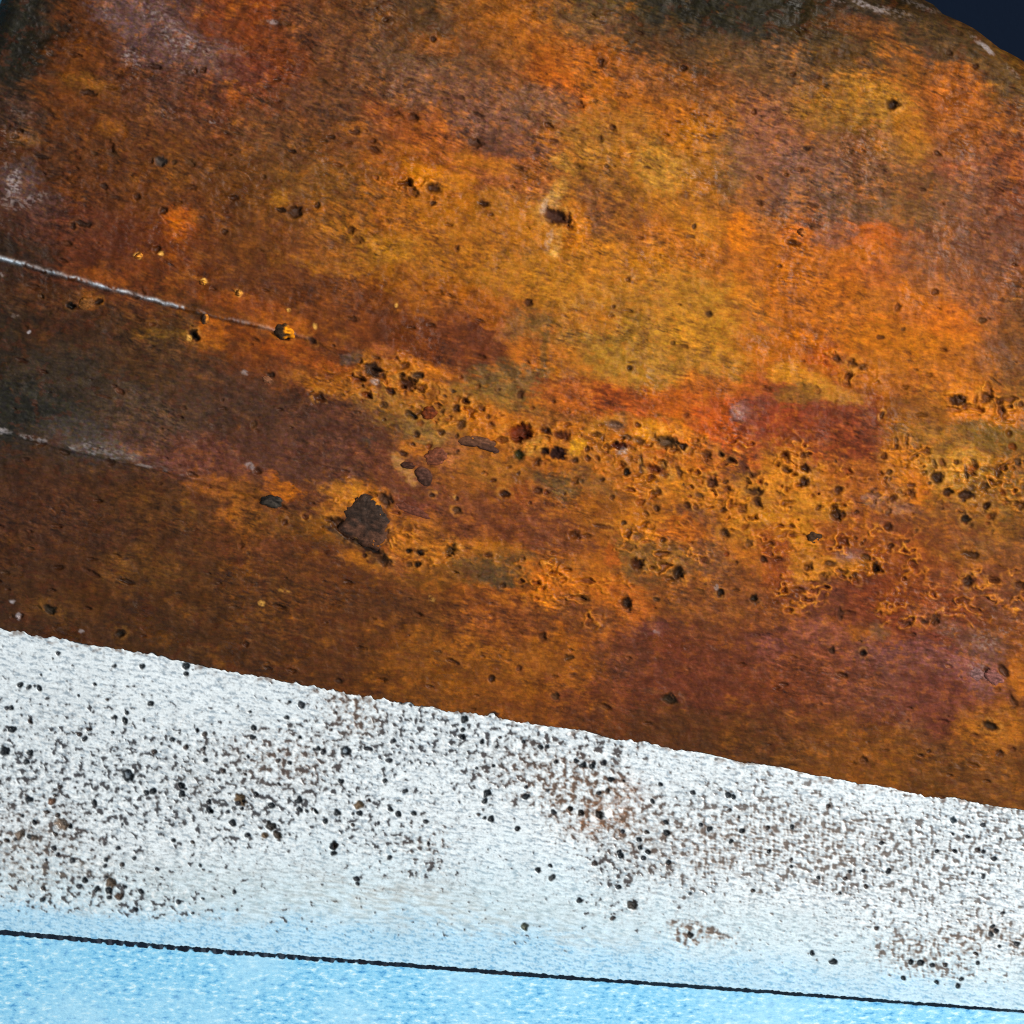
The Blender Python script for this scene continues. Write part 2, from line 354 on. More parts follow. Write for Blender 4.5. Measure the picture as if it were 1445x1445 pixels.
    (1120, 530, 40, 22, 12, (204, 140, 20), .75, .5), (1170, 555, 46, 14, 14, (186, 132, 36), .7, .5), (1120, 565, 34, 18, 0, (138, 98, 32), .75, .5), (1155, 510, 26, 22, 0, (176, 82, 10), .6, .5), (1230, 530, 50, 30, 0, (176, 108, 20), .6, .5),
    (1360, 560, 36, 22, 14, (206, 124, 14), .8, .5), (1390, 590, 60, 14, 4, (196, 118, 22), .85, .35), (1290, 585, 40, 22, 6, (138, 86, 20), .7, .5), (1400, 620, 60, 22, 4, (120, 92, 24), .85, .35), (1310, 620, 60, 20, 6, (150, 106, 32), .7, .5),
    (1340, 665, 60, 30, 6, (186, 142, 50), .8, .5), (1410, 690, 50, 34, 0, (132, 98, 34), .7, .5), (1260, 665, 18, 40, -20, (200, 116, 12), .8, .4), (1285, 690, 20, 24, -20, (204, 118, 12), .75, .4), (1205, 680, 50, 34, 0, (158, 92, 22), .6, .5), (1230, 705, 14, 10, 0, (140, 120, 110), .6, .6), (1255, 715, 40, 8, 10, (150, 108, 88), .6, .5),
    (1150, 715, 40, 16, 10, (212, 146, 34), .7, .5), (1320, 720, 34, 14, 6, (112, 66, 36), .6, .5),
    (600, 520, 40, 14, 16, (206, 124, 18), .7, .5), (570, 545, 50, 20, 20, (206, 126, 18), .8, .5), (545, 520, 40, 18, 14, (186, 108, 18), .7, .5), (640, 560, 50, 14, 14, (172, 116, 36), .7, .5), (540, 570, 40, 18, 6, (156, 112, 42), .7, .5),
    (620, 595, 60, 18, 10, (176, 124, 40), .75, .5), (680, 590, 40, 24, 16, (206, 124, 20), .8, .5), (690, 560, 60, 14, 12, (136, 104, 44), .7, .5), (560, 600, 50, 14, 6, (132, 102, 46), .7, .5), (600, 612, 40, 16, 10, (150, 116, 60), .7, .5),
    (470, 520, 46, 14, 12, (158, 88, 14), .7, .5), (470, 545, 60, 14, 8, (172, 106, 20), .7, .5), (430, 500, 60, 14, 16, (160, 82, 14), .7, .5), (380, 560, 60, 12, 10, (96, 58, 34), .5, .5), (498, 504, 16, 8, 0, (104, 84, 72), .85, .4), (400, 460, 40, 14, 14, (178, 100, 12), .6, .5),
    (470, 610, 90, 34, 8, (98, 58, 42), .8, .5), (430, 640, 100, 40, 10, (100, 64, 50), .7, .5), (400, 590, 70, 26, 8, (92, 60, 42), .6, .5), (522, 632, 15, 13, 0, (66, 60, 50), .85, .4), (560, 660, 60, 26, 20, (120, 66, 42), .7, .5), (330, 560, 90, 34, 8, (84, 60, 46), .6, .6),
    (640, 665, 44, 26, 20, (158, 96, 26), .7, .5), (635, 640, 26, 24, 0, (178, 112, 66), .6, .5), (700, 660, 50, 24, 8, (160, 106, 34), .7, .5), (580, 630, 20, 10, 20, (196, 120, 30), .7, .5), (570, 660, 26, 8, 50, (196, 148, 84), .7, .5),
    (400, 690, 30, 16, 30, (196, 106, 16), .95, .3), (385, 675, 16, 14, 30, (184, 98, 18), .85, .3), (515, 700, 56, 16, 16, (206, 136, 36), .85, .45), (470, 720, 24, 16, -30, (198, 128, 34), .7, .5), (540, 720, 24, 40, -30, (200, 122, 30), .7, .5),
    (590, 720, 44, 16, 26, (120, 62, 44), .7, .5), (470, 745, 40, 14, 10, (178, 108, 22), .7, .5), (590, 775, 50, 20, 6, (190, 120, 26), .8, .5), (590, 750, 40, 16, -20, (168, 104, 24), .7, .5), (650, 770, 40, 16, 0, (178, 108, 22), .7, .5), (510, 790, 30, 10, 20, (180, 112, 18), .7, .5),
    (600, 810, 60, 18, 6, (142, 92, 22), .6, .5), (440, 745, 80, 18, 8, (116, 78, 22), .6, .6), (700, 775, 40, 10, 6, (178, 112, 20), .6, .5), (560, 795, 20, 18, 40, (150, 84, 40), .5, .5),
    (100, 545, 110, 50, 8, (64, 56, 44), .7, .6), (40, 580, 80, 34, 8, (46, 48, 42), .8, .5), (130, 620, 60, 26, 12, (84, 78, 74), .75, .5), (190, 640, 60, 10, 12, (106, 100, 96), .75, .5), (240, 630, 70, 30, 8, (108, 68, 56), .7, .5), (300, 660, 80, 26, 10, (118, 70, 56), .7, .5),
    (200, 580, 70, 40, 6, (88, 72, 58), .6, .6), (250, 480, 60, 12, 12, (110, 78, 18), .8, .4), (300, 475, 26, 22, 10, (172, 96, 12), .9, .35), (290, 490, 30, 10, 0, (158, 92, 14), .7, .5), (130, 428, 24, 14, 10, (136, 84, 28), .8, .4), (60, 420, 60, 16, 12, (92, 56, 22), .6, .5), (340, 430, 60, 12, 14, (150, 76, 12), .6, .5),
    (200, 500, 80, 26, 10, (86, 60, 38), .5, .6), (320, 690, 50, 12, 10, (164, 98, 22), .6, .5), (350, 720, 30, 40, 0, (138, 88, 20), .5, .6), (200, 800, 60, 34, 6, (112, 74, 24), .6, .6), (90, 850, 60, 26, 10, (100, 64, 24), .6, .6), (60, 720, 120, 50, 8, (88, 54, 32), .5, .6), (230, 720, 90, 26, 8, (96, 62, 24), .5, .6),
    (500, 752, 28, 12, 22, (66, 44, 28), .85, .4), (548, 745, 12, 30, -10, (92, 56, 38), .7, .5), (535, 785, 26, 10, 24, (84, 54, 30), .7, .5), (480, 742, 16, 10, 10, (72, 46, 26), .7, .5),
    (270, 720, 12, 16, 0, (138, 92, 34), .6, .5), (325, 725, 18, 10, 0, (152, 92, 22), .7, .5),
]
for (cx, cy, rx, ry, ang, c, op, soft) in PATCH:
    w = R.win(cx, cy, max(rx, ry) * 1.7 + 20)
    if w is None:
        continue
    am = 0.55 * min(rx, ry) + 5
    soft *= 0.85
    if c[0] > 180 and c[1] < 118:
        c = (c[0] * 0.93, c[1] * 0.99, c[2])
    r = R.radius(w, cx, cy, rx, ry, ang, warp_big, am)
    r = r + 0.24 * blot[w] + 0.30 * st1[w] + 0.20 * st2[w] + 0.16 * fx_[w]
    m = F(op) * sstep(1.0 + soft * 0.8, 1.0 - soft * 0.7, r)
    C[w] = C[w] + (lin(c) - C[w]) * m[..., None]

mt1 = fbm(gx / 30, gy / 14, 58, 4, 0.65) + 0.15 * fx_
mt2 = fbm(X / 24, Y / 17, 59, 4, 0.65) + 0.15 * st2
lumi = C.mean(-1)
C = C * (1 + 0.22 * (sstep(0.18, 0.34, mt1) - sstep(0.18, 0.34, -mt1)))[..., None]
blend(0.30 * sstep(0.30, 0.42, mt2) * sstep(0.04, 0.12, lumi), (196, 116, 22))
blend(0.34 * sstep(0.30, 0.42, -mt2), (102, 50, 22))

# the eaten band across the middle: leached yellow skin between dark pits
band_c = np.interp(X[0], [380, 520, 720, 950, 1200, 1445], [480, 545, 620, 665, 705, 690]).astype(F)[None, :]
band_w = np.interp(X[0], [380, 520, 720, 950, 1200, 1445], [18, 45, 60, 85, 90, 60]).astype(F)[None, :]
band = np.exp(-((Y - band_c) / band_w) ** 2) * sstep(400, 540, X)
bn = fbm(X / 13, Y / 9, 61, 3, 0.6)
blend(0.35 * band * sstep(0.15, 0.7, bn), (208, 130, 26))
blend(0.60 * band * sstep(0.35, 0.8, -bn), (92, 48, 22))
bn2 = 0.80 * noise(X / 25 + 0.4 * wx, Y / 15, 65) + 0.50 * noise(X / 11, Y / 8, 66) + 0.14 * fx_
clump = np.zeros_like(X)
for (qx, qy, qr, qs) in [(560, 545, 75, 34), (650, 590, 60, 24), (745, 618, 70, 26), (860, 632, 90, 34), (950, 665, 80, 44), (1050, 700, 70, 50), (1120, 670, 60, 40), (1180, 690, 60, 34), (1110, 755, 60, 34),
                         (1350, 680, 80, 34), (1430, 690, 50, 36), (1300, 650, 50, 24), (930, 780, 70, 34), (1190, 800, 70, 24), (590, 775, 60, 20), (800, 830, 90, 34), (515, 715, 50, 30), (1385, 570, 60, 24), (1195, 520, 40, 20), (590, 265, 50, 22), (1310, 860, 70, 34), (1400, 830, 60, 34), (1240, 780, 70, 30), (1130, 830, 50, 26), (1040, 640, 60, 26)]:
    clump = np.maximum(clump, np.exp(-((X - qx + 20 * wx) / (1.2 * qr)) ** 2 - ((Y - qy - 0.15 * (X - qx) + 20 * wy) / (1.2 * qs)) ** 2))
crust = sstep(0.22, 0.75, clump + 0.28 * mx + 0.16 * wx) * sstep(-0.45, 0.15, fbm(X / 42, Y / 28, 67, 2))
blend(0.55 * crust * sstep(-0.10, 0.10, bn2) * sstep(0.42, 0.2, bn2), (214, 132, 28))
blend(0.55 * crust * sstep(0.02, 0.16, bn2) * sstep(0.3, 0.2, bn2) * sstep(0, 0.4, my), (236, 164, 52))
blend(0.70 * crust * sstep(0.32, 0.56, bn2), (104, 52, 26))
blend(0.50 * crust * sstep(0.30, 0.60, -bn2), (128, 62, 20))

# fine grain of the oxide
hair = noise(gx / 30, gy / 5.0, 51) + 0.5 * noise(gx / 11, gy / 2.6, 52)
hair2 = noise(gx / 24, gy / 4.2, 53) + 0.5 * noise(gx / 9, gy / 2.4, 54)
pale = np.exp(-(hair / 0.10) ** 2) * sstep(-0.1, 0.5, med2 + 0.3 * wx)
dark = np.exp(-(hair2 / 0.09) ** 2) * sstep(-0.1, 0.5, fbm(X / 50, Y / 30, 55, 3))
fine = fbm(gx / 9, gy / 4.5, 56, 3, 0.7)
lum = (1 + 0.52 * np.clip(streak, -1.2, 1.2) * (0.55 + 0.75 * sstep(-0.4, 0.6, med2)) + 0.18 * gr1 + 0.26 * blot + 0.28 * fine
       + 0.50 * pale - 0.48 * dark)
rough_zone = np.clip(0.30 + 0.75 * sstep(-0.5, 0.6, fbm(X / 150, Y / 100, 57, 2)) + 0.25 * sstep(420, 150, Y) - 0.2 * sstep(830, 950, Y), 0.3, 1.2)
lum = 1 + (lum - 1) * rough_zone
C = C * np.clip(lum, 0.3, 2.0)[..., None]
hs = (0.10 * noise(X / 4, Y / 3, 62) + 0.10 * st2)
C[..., 1] *= 1 + hs
C[..., 2] *= 1 + 0.6 * noise(X / 6, Y / 4, 63)

# relief
Z = base_height(X.astype(np.float64), Y.astype(np.float64)).astype(F)
grainy = 0.35 + 0.65 * sstep(-0.3, 0.5, fbm(X / 70, Y / 40, 48, 3))
zr = 2.6 * wx + 1.0 * mx + 0.9 * blot * 0.6 + (0.45 * st1 + 0.5 * st2 + 0.40 * st3 + 0.5 * pale - 0.6 * dark) * grainy * rough_zone + 0.30 * gr1 + crust * (2.0 * bn + 2.4 * np.exp(-((bn2 - 0.15) / 0.18) ** 2) - 4.0 * sstep(0.25, 0.6, bn2))
# terrace steps where scale has flaked, in the grey zones at the back
flk = fbm(gx / 55, gy / 16, 64, 3, 0.6)
back = sstep(480, 200, Y)
zr = zr + (1.1 * sstep(0.05, 0.2, flk) + 0.8 * sstep(0.35, 0.5, flk)) * back
dark_line = np.exp(-((flk - 0.03) / 0.035) ** 2) * 0.42 + np.exp(-((flk - 0.33) / 0.03) ** 2) * 0.25
C = C * (1 - 0.8 * dark_line * back * sstep(-0.2, 0.3, med))[..., None]
Z = Z + zr

bare = R.bare


def pit(cx, cy, rx, ry, ang=15, depth=None, c=(44, 24, 13), op=0.92, rim=0.0, rimc=(206, 148, 60), sharp=0.30):
    global C, Z
    k = max(rx, ry)
    w = R.win(cx, cy, k * 2.6 + 6)
    if w is None:
        return
    r = R.radius(w, cx, cy, rx, ry, ang, warp_small, 0.42 * min(rx, ry) + 0.5)
    r = r * (1 + 0.16 * fx_[w] + 0.20 * mx[w]) + 0.06 * gr1[w]
    sharp = rng.uniform(0.2, 0.6)
    rim = rim * rng.uniform(0, 0.9)
    m = sstep(1 + sharp, 1 - sharp, r)
    if rim:
        q = np.exp(-((r - 1.5) / 0.45) ** 2).astype(F) * F(rim) * sstep(-0.35, 0.45, my[w] + 0.6 * fy_[w])
        C[w] = C[w] + (lin(rimc) - C[w]) * q[..., None]
    if depth is None:
        depth = 0.55 * min(rx, ry) + 0.8
    Z[w] -= F(depth) * sstep(1.15, 0.35, r)
    Z[w] += F(0.16 * depth) * np.exp(-((r - 1.4) / 0.3) ** 2)
    mm = m * F(op)
    C[w] = C[w] + (F(1.45) * lin(c) * (1 + 0.5 * mx[w][..., None]) - C[w]) * mm[..., None]


# small random pits, lying along the grain
for _ in range(460):
    px = rng.uniform(-30, 1480)
    py = rng.uniform(-20, 1140)
    k = rng.uniform()
    if py < 430 and rng.uniform() < 0.6:
        continue
    L = 1.8 + 4.5 * k * k
    if 540 < px and abs(py - np.interp(px, [380, 520, 720, 950, 1200, 1445], [480, 545, 620, 665, 705, 690])) < 70:
        pit(px, py, L * 1.0 + 1, L * 0.75 + 0.8, rng.uniform(-60, 60), c=(58, 30, 14), op=0.75, rim=0.25)
    else:
        a = math.degrees(math.atan(np.interp(py, [-90, 250, 600, 1150], [0.42, 0.34, 0.25, 0.17])))
        pit(px, py, L * 1.5, L * 0.6, a + rng.uniform(-12, 12), depth=1.2 + L * 0.4, c=(60, 34, 18), op=rng.uniform(0.25, 0.65))
# tight pitting in the band
for _ in range(150):
    px = rng.uniform(500, 1470)
    bc = np.interp(px, [380, 520, 720, 950, 1200, 1445], [480, 545, 620, 670, 705, 690])
    py = bc + rng.normal(0, 1) * np.interp(px, [500, 720, 950, 1445], [20, 30, 55, 45])
    L = rng.uniform(1.8, 5.0)
    pit(px, py, L * rng.uniform(1, 1.7), L, rng.uniform(-70, 70), c=random.choice([(78, 38, 14), (64, 38, 20), (110, 52, 16), (60, 44, 30), (120, 66, 20)]), op=rng.uniform(0.35, 0.9), rim=0.4)

PITS = """103,32,5,4;110,82,9,4,15;130,136,12,4,10;145,162,14,2,12;160,210,6,9,-20;164,222,9,4;138,220,5,3;115,227,6,3;218,231,4,4;273,234,8,5,25;
250,233,4,4;33,189,5,4;26,197,5,4;30,206,10,3;8,215,7,3;65,225,12,3;152,267,7,4;168,283,8,3;198,280,5,6;234,301,5,6,45;123,319,12,5,10;108,323,4,4;
100,347,8,4;334,283,7,5;275,268,6,4;320,330,5,4;290,104,5,4;222,98,10,4,15;280,105,4,4;340,193,8,2;225,355,6,6;
546,33,5,4;612,59,4,4;407,38,6,3;395,117,6,3;457,118,7,3,25;583,170,8,6,30;562,165,6,3;628,137,9,3,25;652,142,6,3,30;675,165,9,3,25;672,207,10,6,15;
460,203,5,3;468,197,5,3;502,190,8,4;528,202,6,4;530,215,9,4,20;375,253,4,3;398,259,3,2;577,262,6,8,50;585,275,10,6,55;611,269,10,6;612,291,4,4;
418,303,10,8,20;450,293,4,5;400,300,8,4;478,275,6,3,30;498,328,7,6,30;507,342,9,6,10;683,291,8,4;646,353,4,4;480,236,8,3;415,218,6,3;693,306,4,3;432,195,9,2,20;
848,91,5,5;878,137,9,4,15;840,145,5,3;819,152,7,5,10;864,184,5,5;846,199,5,5;963,100,5,4;996,95,3,3;1062,161,4,4;902,50,8,3,15;903,38,6,3;937,65,10,3,25;
1069,254,7,3,30;1070,290,6,4;780,202,6,3;760,198,9,2,20;855,238,4,3;978,323,4,4;973,336,6,3;901,338,5,3;955,175,4,2;745,170,6,2,30;912,240,6,2;730,240,12,3,30;
1337,78,5,4;1373,97,4,4;1116,108,4,4;1218,98,9,2,15;1135,213,5,3;1127,242,5,3,20;1107,250,4,3;1319,220,7,3,40;1442,177,6,5;1115,345,9,4;1143,293,11,3,20;
53,407,11,4;63,421,4,4;205,415,5,5;277,473,8,5,40;219,460,4,3;172,552,7,4,35;165,546,4,3;150,560,13,2;35,510,10,3;60,626,8,4;39,648,5,3;157,652,7,5;235,667,10,2;
262,577,4,3;317,565,3,3;360,600,4,6;135,700,8,2;228,683,3,3;443,483,7,4,45;473,489,3,3;533,506,7,3;568,531,5,4;523,560,4,4;453,561,8,6;385,530,6,4;
658,568,6,5,40;645,578,6,6;680,578,6,4;623,611,5,4;651,600,5,8;712,697,7,5;610,699,4,3;645,703,3,3;366,609,5,3;570,640,6,4;365,665,6,5;
746,429,7,6;886,397,5,4;998,446,6,4;887,521,4,4;865,435,3,3;862,448,4,3;948,485,4,4;811,650,5,4;829,647,5,4;828,634,4,5;843,615,10,4,15;882,617,8,4;
902,624,10,5,40;956,665,4,11,-15;903,655,3,14,0;928,695,5,4;985,699,6,3;863,702,4,4;748,709,3,3;1045,719,7,4;
1178,508,5,9,-40;1198,515,6,7;1193,531,6,6;1213,520,6,5;1263,436,5,7;1381,454,6,5;1237,478,5,4;1270,467,3,3;1098,379,4,3;1315,415,5,4;1240,587,3,5;
1347,567,14,8,15;1387,562,8,7,30;1403,569,4,4;1407,581,5,9,-15;1371,565,3,7;1400,540,12,2,35;1250,667,4,4;1314,655,3,9,-20;1384,687,6,6;1402,667,5,12,0;
1438,687,5,8;1345,653,5,4;1358,668,3,10,-10;1370,655,4,7,-30;1435,713,9,6;1300,667,5,5;1275,623,3,9,0;1260,625,3,9,0;1230,708,3,3;1180,692,6,5;1435,572,4,4;
130,808,14,4,28;178,820,11,4,20;52,857,9,3;29,869,4,4;16,870,3,3;203,897,5,2;342,770,5,5;8,808,6,3;45,774,5,2;333,857,11,2,10;252,836,4,2;347,909,4,4;
578,796,5,4;690,783,7,4;465,733,6,4;403,737,4,5;432,729,5,4;516,784,4,3;709,826,4,4;645,720,6,5;478,960,6,4;618,919,6,2;646,936,5,2,30;693,957,4,5;378,943,7,3;
810,755,8,7;825,844,7,5;925,845,5,3;802,928,6,5;783,982,6,5;765,898,6,6;732,942,4,5;934,761,4,4;1022,753,8,7;1055,767,6,5;1075,788,5,5;879,738,4,4;850,743,15,3;988,832,5,2;
1230,794,3,3;1218,787,8,5;1137,799,7,6;1168,795,8,4,20;1158,813,6,5;1172,917,4,5;1183,866,4,8,-10;1365,782,14,5,10;1361,820,7,8;1397,818,8,6;1435,825,7,6;1316,874,7,8;
1300,876,5,4;1278,880,4,3;1412,945,5,11,-35;1405,972,6,4;1427,988,4,13,-25;1390,948,5,8,-20;1376,1037,9,3;1218,1071,6,5;1428,1057,4,4;1410,1062,7,5;1310,1060,4,3"""
for q in PITS.replace('\n', '').split(';'):
    v = [float(t) for t in q.split(',')]
    inband = 380 < v[0] and 480 < v[1] < 860
    pit(v[0], v[1], v[2], v[3], v[4] if len(v) > 4 else 14, c=random.choice([(58, 32, 16), (70, 40, 19), (86, 48, 21), (50, 30, 17), (76, 52, 29)]), op=rng.uniform(0.65, 0.95), rim=0.8 if inband else 0.25,
        rimc=(206, 142, 48) if inband else (150, 96, 36))
# the large ones: x, y, half length, half width, slope, colour, rim
for v in [(785, 309, 21, 11, 25, (58, 32, 26), .9), (1257, 151, 9, 8, 10, (34, 16, 8), .5), (231, 231, 8, 7, 0, (72, 66, 64), .1),
          (528, 523, 13, 9, 10, (58, 42, 34), .4), (577, 543, 14, 8, 10, (56, 26, 12), .6), (590, 532, 8, 6, 0, (62, 46, 34), .4), (552, 553, 7, 5, 40, (60, 26, 10), .5),
          (587, 588, 6, 5, 0, (22, 14, 10), .6), (735, 611, 18, 12, 0, (92, 36, 10), .6), (770, 609, 8, 4, 30, (58, 26, 14), .6), (793, 615, 13, 6, 10, (84, 42, 18), .3),
          (787, 641, 12, 9, 10, (36, 16, 16), .6), (768, 638, 5, 5, 0, (36, 16, 12), .6), (733, 643, 8, 6, 20, (48, 50, 22), .3), (873, 630, 13, 5, 5, (66, 26, 18), .5), (867, 601, 12, 6, 10, (104, 80, 66), .5),
          (940, 625, 18, 9, 15, (72, 54, 32), .6), (962, 631, 6, 5, 20, (46, 28, 14), .5), (883, 666, 5, 6, 0, (30, 24, 16), .4), (925, 663, 15, 6, 25, (88, 42, 18), .6), (1003, 682, 8, 9, 0, (78, 46, 28), .6),
          (1065, 694, 10, 6, 0, (62, 38, 20), .6), (1066, 709, 6, 9, -30, (66, 38, 20), .6), (1133, 661, 8, 6, 30, (56, 28, 12), .6), (1131, 681, 6, 7, 0, (60, 34, 18), .6),
          (1317, 675, 9, 7, 10, (56, 34, 20), .6), (1333, 695, 8, 6, 0, (58, 34, 18), .6), (1357, 699, 11, 7, 0, (56, 34, 20), .6), (1357, 733, 6, 6, 0, (32, 24, 14), .4),
          (898, 795, 9, 8, 10, (62, 32, 18), .5), (956, 807, 8, 9, -10, (54, 36, 22), .5), (1015, 836, 5, 6, 0, (36, 26, 16), .4), (1063, 845, 7, 6, 30, (34, 26, 14), .4), (884, 851, 8, 10, -20, (46, 30, 18), .4),
          (945, 987, 13, 6, 20, (48, 38, 24), .3), (1232, 801, 5, 7, 0, (36, 18, 10), .4), (1215, 921, 4, 4, 0, (34, 18, 12), .7), (1395, 1023, 10, 6, 25, (50, 34, 14), .5),
          (72, 860, 11, 6, 30, (40, 34, 24), .3), (170, 894, 7, 5, 10, (40, 30, 18), .3), (577, 777, 4, 4, 0, (12, 12, 12), .5), (593, 779, 6, 5, 0, (14, 16, 18), .5), (590, 796, 5, 5, 0, (16, 16, 14), .5),
          (637, 777, 10, 8, -20, (70, 50, 26), .5), (544, 792, 10, 7, 30, (72, 46, 26), .3), (695, 1010, 7, 5, 0, (30, 26, 26), .1), (105, 434, 7, 5, 20, (26, 22, 20), .3), (143, 428, 7, 4, -20, (40, 24, 12), .3),
          (1177, 726, 10, 7, 0, (62, 36, 18), .6), (517, 771, 29, 4.5, 24, (20, 12, 9), .2), (487, 752, 18, 5, 40, (50, 28, 14), .2), (480, 738, 14, 8, 10, (70, 44, 24), .3), (545, 705, 14, 8, 40, (64, 44, 32), .3), (277, 475, 8, 6, 40, (24, 14, 8), .4), (404, 478, 8, 5, 10, (46, 18, 10), .2)]:
    pit(v[0], v[1], v[2], v[3], v[4], c=v[5], op=0.96, rim=v[6] * 0.8, rimc=(214, 160, 70), depth=0.6 * min(v[2], v[3]) + 1.5)

# bare steel: worn arrises and scoured spots, their glints painted in as pale colour
def bare_glint(cx, cy, rx, ry, ang, k, thr=0.0, c=(156, 148, 150)):
    global C
    k *= 0.72 if rx > 5 else 1.0
    w = R.win(cx, cy, max(rx, ry) * 1.5 + 8)
    if w is None:
        return
    r = R.radius(w, cx, cy, rx, ry, ang, warp_small, 0.5 * min(rx, ry) + 1.0)
    n = sstep(thr - 0.25, thr + 0.35, 0.7 * fx_[w] + 0.5 * st3[w] + 0.4 * gr1[w])
    m = sstep(1.2, 0.6, r) * n * F(k)
    C[w] = C[w] + (lin(c) - C[w]) * m[..., None]
    bare[w] = np.maximum(bare[w], m)


d1 = Y - ridge_high(X).astype(F) + 1.5 * noise(X / 12, Y * 0, 70)
m = np.exp(-(d1 / np.interp(X[0], [0, 150, 290, 420], [2.6, 2.7, 2.3, 3.0])[None, :]) ** 2) * np.interp(X[0], [-90, 285, 300, 400, 450], [1, 1, .25, .25, 0])[None, :]
m = (m * sstep(-0.6, 0.15, noise(X / 37, Y / 14, 71) + 0.7 * fx_)).astype(F)
m = m * (0.35 + 0.65 * sstep(-0.4, 0.4, noise(X / 31, Y / 9, 73) + 0.5 * gr1))
C = C + (lin((214, 226, 238)) - C) * m[..., None]  # pale line paints the glint along the sharp upper ridge
bare[:] = np.maximum(bare, m)
# shadowed lip under the worn arris is a real step
Z = Z - 8.0 * sstep(0, 5, d1) * np.exp(-np.maximum(d1, 0) / 42) * sstep(640, 250, X)
d2 = Y - ridge_low(X).astype(F) + 2 * mx
Z = Z - 4.0 * sstep(0, 6, d2) * np.exp(-np.maximum(d2, 0) / 40) * sstep(1000, 200, X)
d2 = Y - ridge_low(X).astype(F)
m = (np.maximum(np.exp(-((d2 + 1) / 2.2) ** 2), 0.5 * np.exp(-((d2 + 5) / 5.0) ** 2) * sstep(80, 130, X)) * np.interp(X[0], [-90, 150, 235, 300], [1, 1, .6, 0])[None, :] * sstep(-0.05, 0.5, noise(X / 20, Y / 6, 72) + 0.5 * st3)).astype(F)
C = C + (lin((140, 142, 146)) - C) * (0.8 * m)[..., None]
bare[:] = np.maximum(bare, m * 0.4)
for b in [(1215, 8, 16, 5, 18, .9, -.3), (1240, 17, 14, 6, 14, .6, -.2), (1390, 71, 15, 4, 40, 1.0, -.6), (1380, 62, 20, 4, 36, .5, -.1), (1260, 20, 40, 8, 16, .4, .1), (1300, 8, 30, 6, 20, .4, 0), (1425, 103, 18, 4, 45, .3, 0), (1180, 2, 16, 4, 12, .5, 0),
          (190, 88, 16, 12, 40, .75, .15), (160, 25, 14, 8, 20, .5, .15), (255, 62, 30, 18, 30, .55, .15), (230, 30, 36, 12, 26, .45, .2), (285, 70, 26, 12, 30, .5, .2), (340, 75, 30, 10, 16, .3, .2), (275, 105, 16, 8, 0, .4, .2), (245, 165, 16, 8, 20, .5, .25), (303, 176, 5, 3, 0, .6, -.2),
          (25, 265, 12, 24, 15, .8, -.05), (58, 282, 20, 8, -10, .6, .05), (30, 290, 26, 10, 10, .5, .1), (40, 165, 24, 6, 10, .3, .1), (35, 195, 18, 6, 0, .3, .1), (387, 36, 9, 4, 10, .8, -.3),
          (6, 608, 10, 5, 10, .9, -.4), (42, 617, 12, 4, 14, .7, 0), (62, 622, 8, 4, 0, .8, -.2), (130, 632, 14, 8, 40, .6, 0), (165, 638, 40, 6, 12, .35, .1), (355, 658, 9, 5, 30, .8, -.3), (348, 527, 6, 4, 0, .8, -.2),
          (768, 295, 6, 12, 20, .55, -.3), (775, 340, 5, 18, 12, .35, -.2), (530, 540, 8, 5, 20, .8, -.4), (877, 638, 8, 6, 10, .9, -.3), (1040, 588, 7, 7, 0, .5, -.2), (925, 892, 6, 4, 10, .6, -.2), (1390, 905, 22, 14, 20, .45, .2), (1380, 945, 18, 12, 30, .4, .1), (1412, 890, 12, 8, 0, .5, .2), (1335, 885, 14, 10, 20, .25, .2), (1195, 783, 10, 5, 0, .4, 0),
          (18, 849, 4, 3, 0, .9, -.5), (26, 869, 4, 5, 0, .8, -.5), (115, 891, 4, 3, 0, .7, -.4), (46, 470, 2.5, 2.5, 0, 1, -1), (8, 390, 4, 4, 0, .5, 0), (26, 448, 8, 4, 0, .35, 0), (1010, 828, 4, 5, 0, .6, -.4), (1310, 860, 26, 20, 20, .25, .3)]:
    bare_glint(*b)
for b in [(200, 365, 6, 5, 0, .9, -.4), (291, 400, 5, 4, 0, 1, -.5), (340, 416, 5, 5, 0, .8, -.4), (232, 360, 4, 4, 0, .7, -.3), (447, 462, 4, 4, 0, .7, -.4), (410, 440, 3, 3, 0, .8, -.4), (560, 433, 3, 4, 0, .7, -.4), (640, 700, 5, 4, 0, .5, 0), (270, 478, 4, 5, 0, .6, -.2), (610, 845, 6, 4, 30, .5, -.1), (400, 833, 12, 3, 10, .4, 0), (370, 852, 5, 5, 0, .6, -.2)]:
    bare_glint(*b, c=(250, 190, 90))

bare[:] = np.clip(bare, 0, 1)
lumi = C.mean(-1)
C = C * (np.clip(lumi / 0.085, 0.25, 2.0) ** 0.22)[..., None] ** (1 - bare[..., None])
C = C * (np.array([0.645, 0.545, 0.46], F) * (1 - bare[..., None]) + bare[..., None])
R.col, R.z = np.clip(C, 0.0015, 0.95), Z


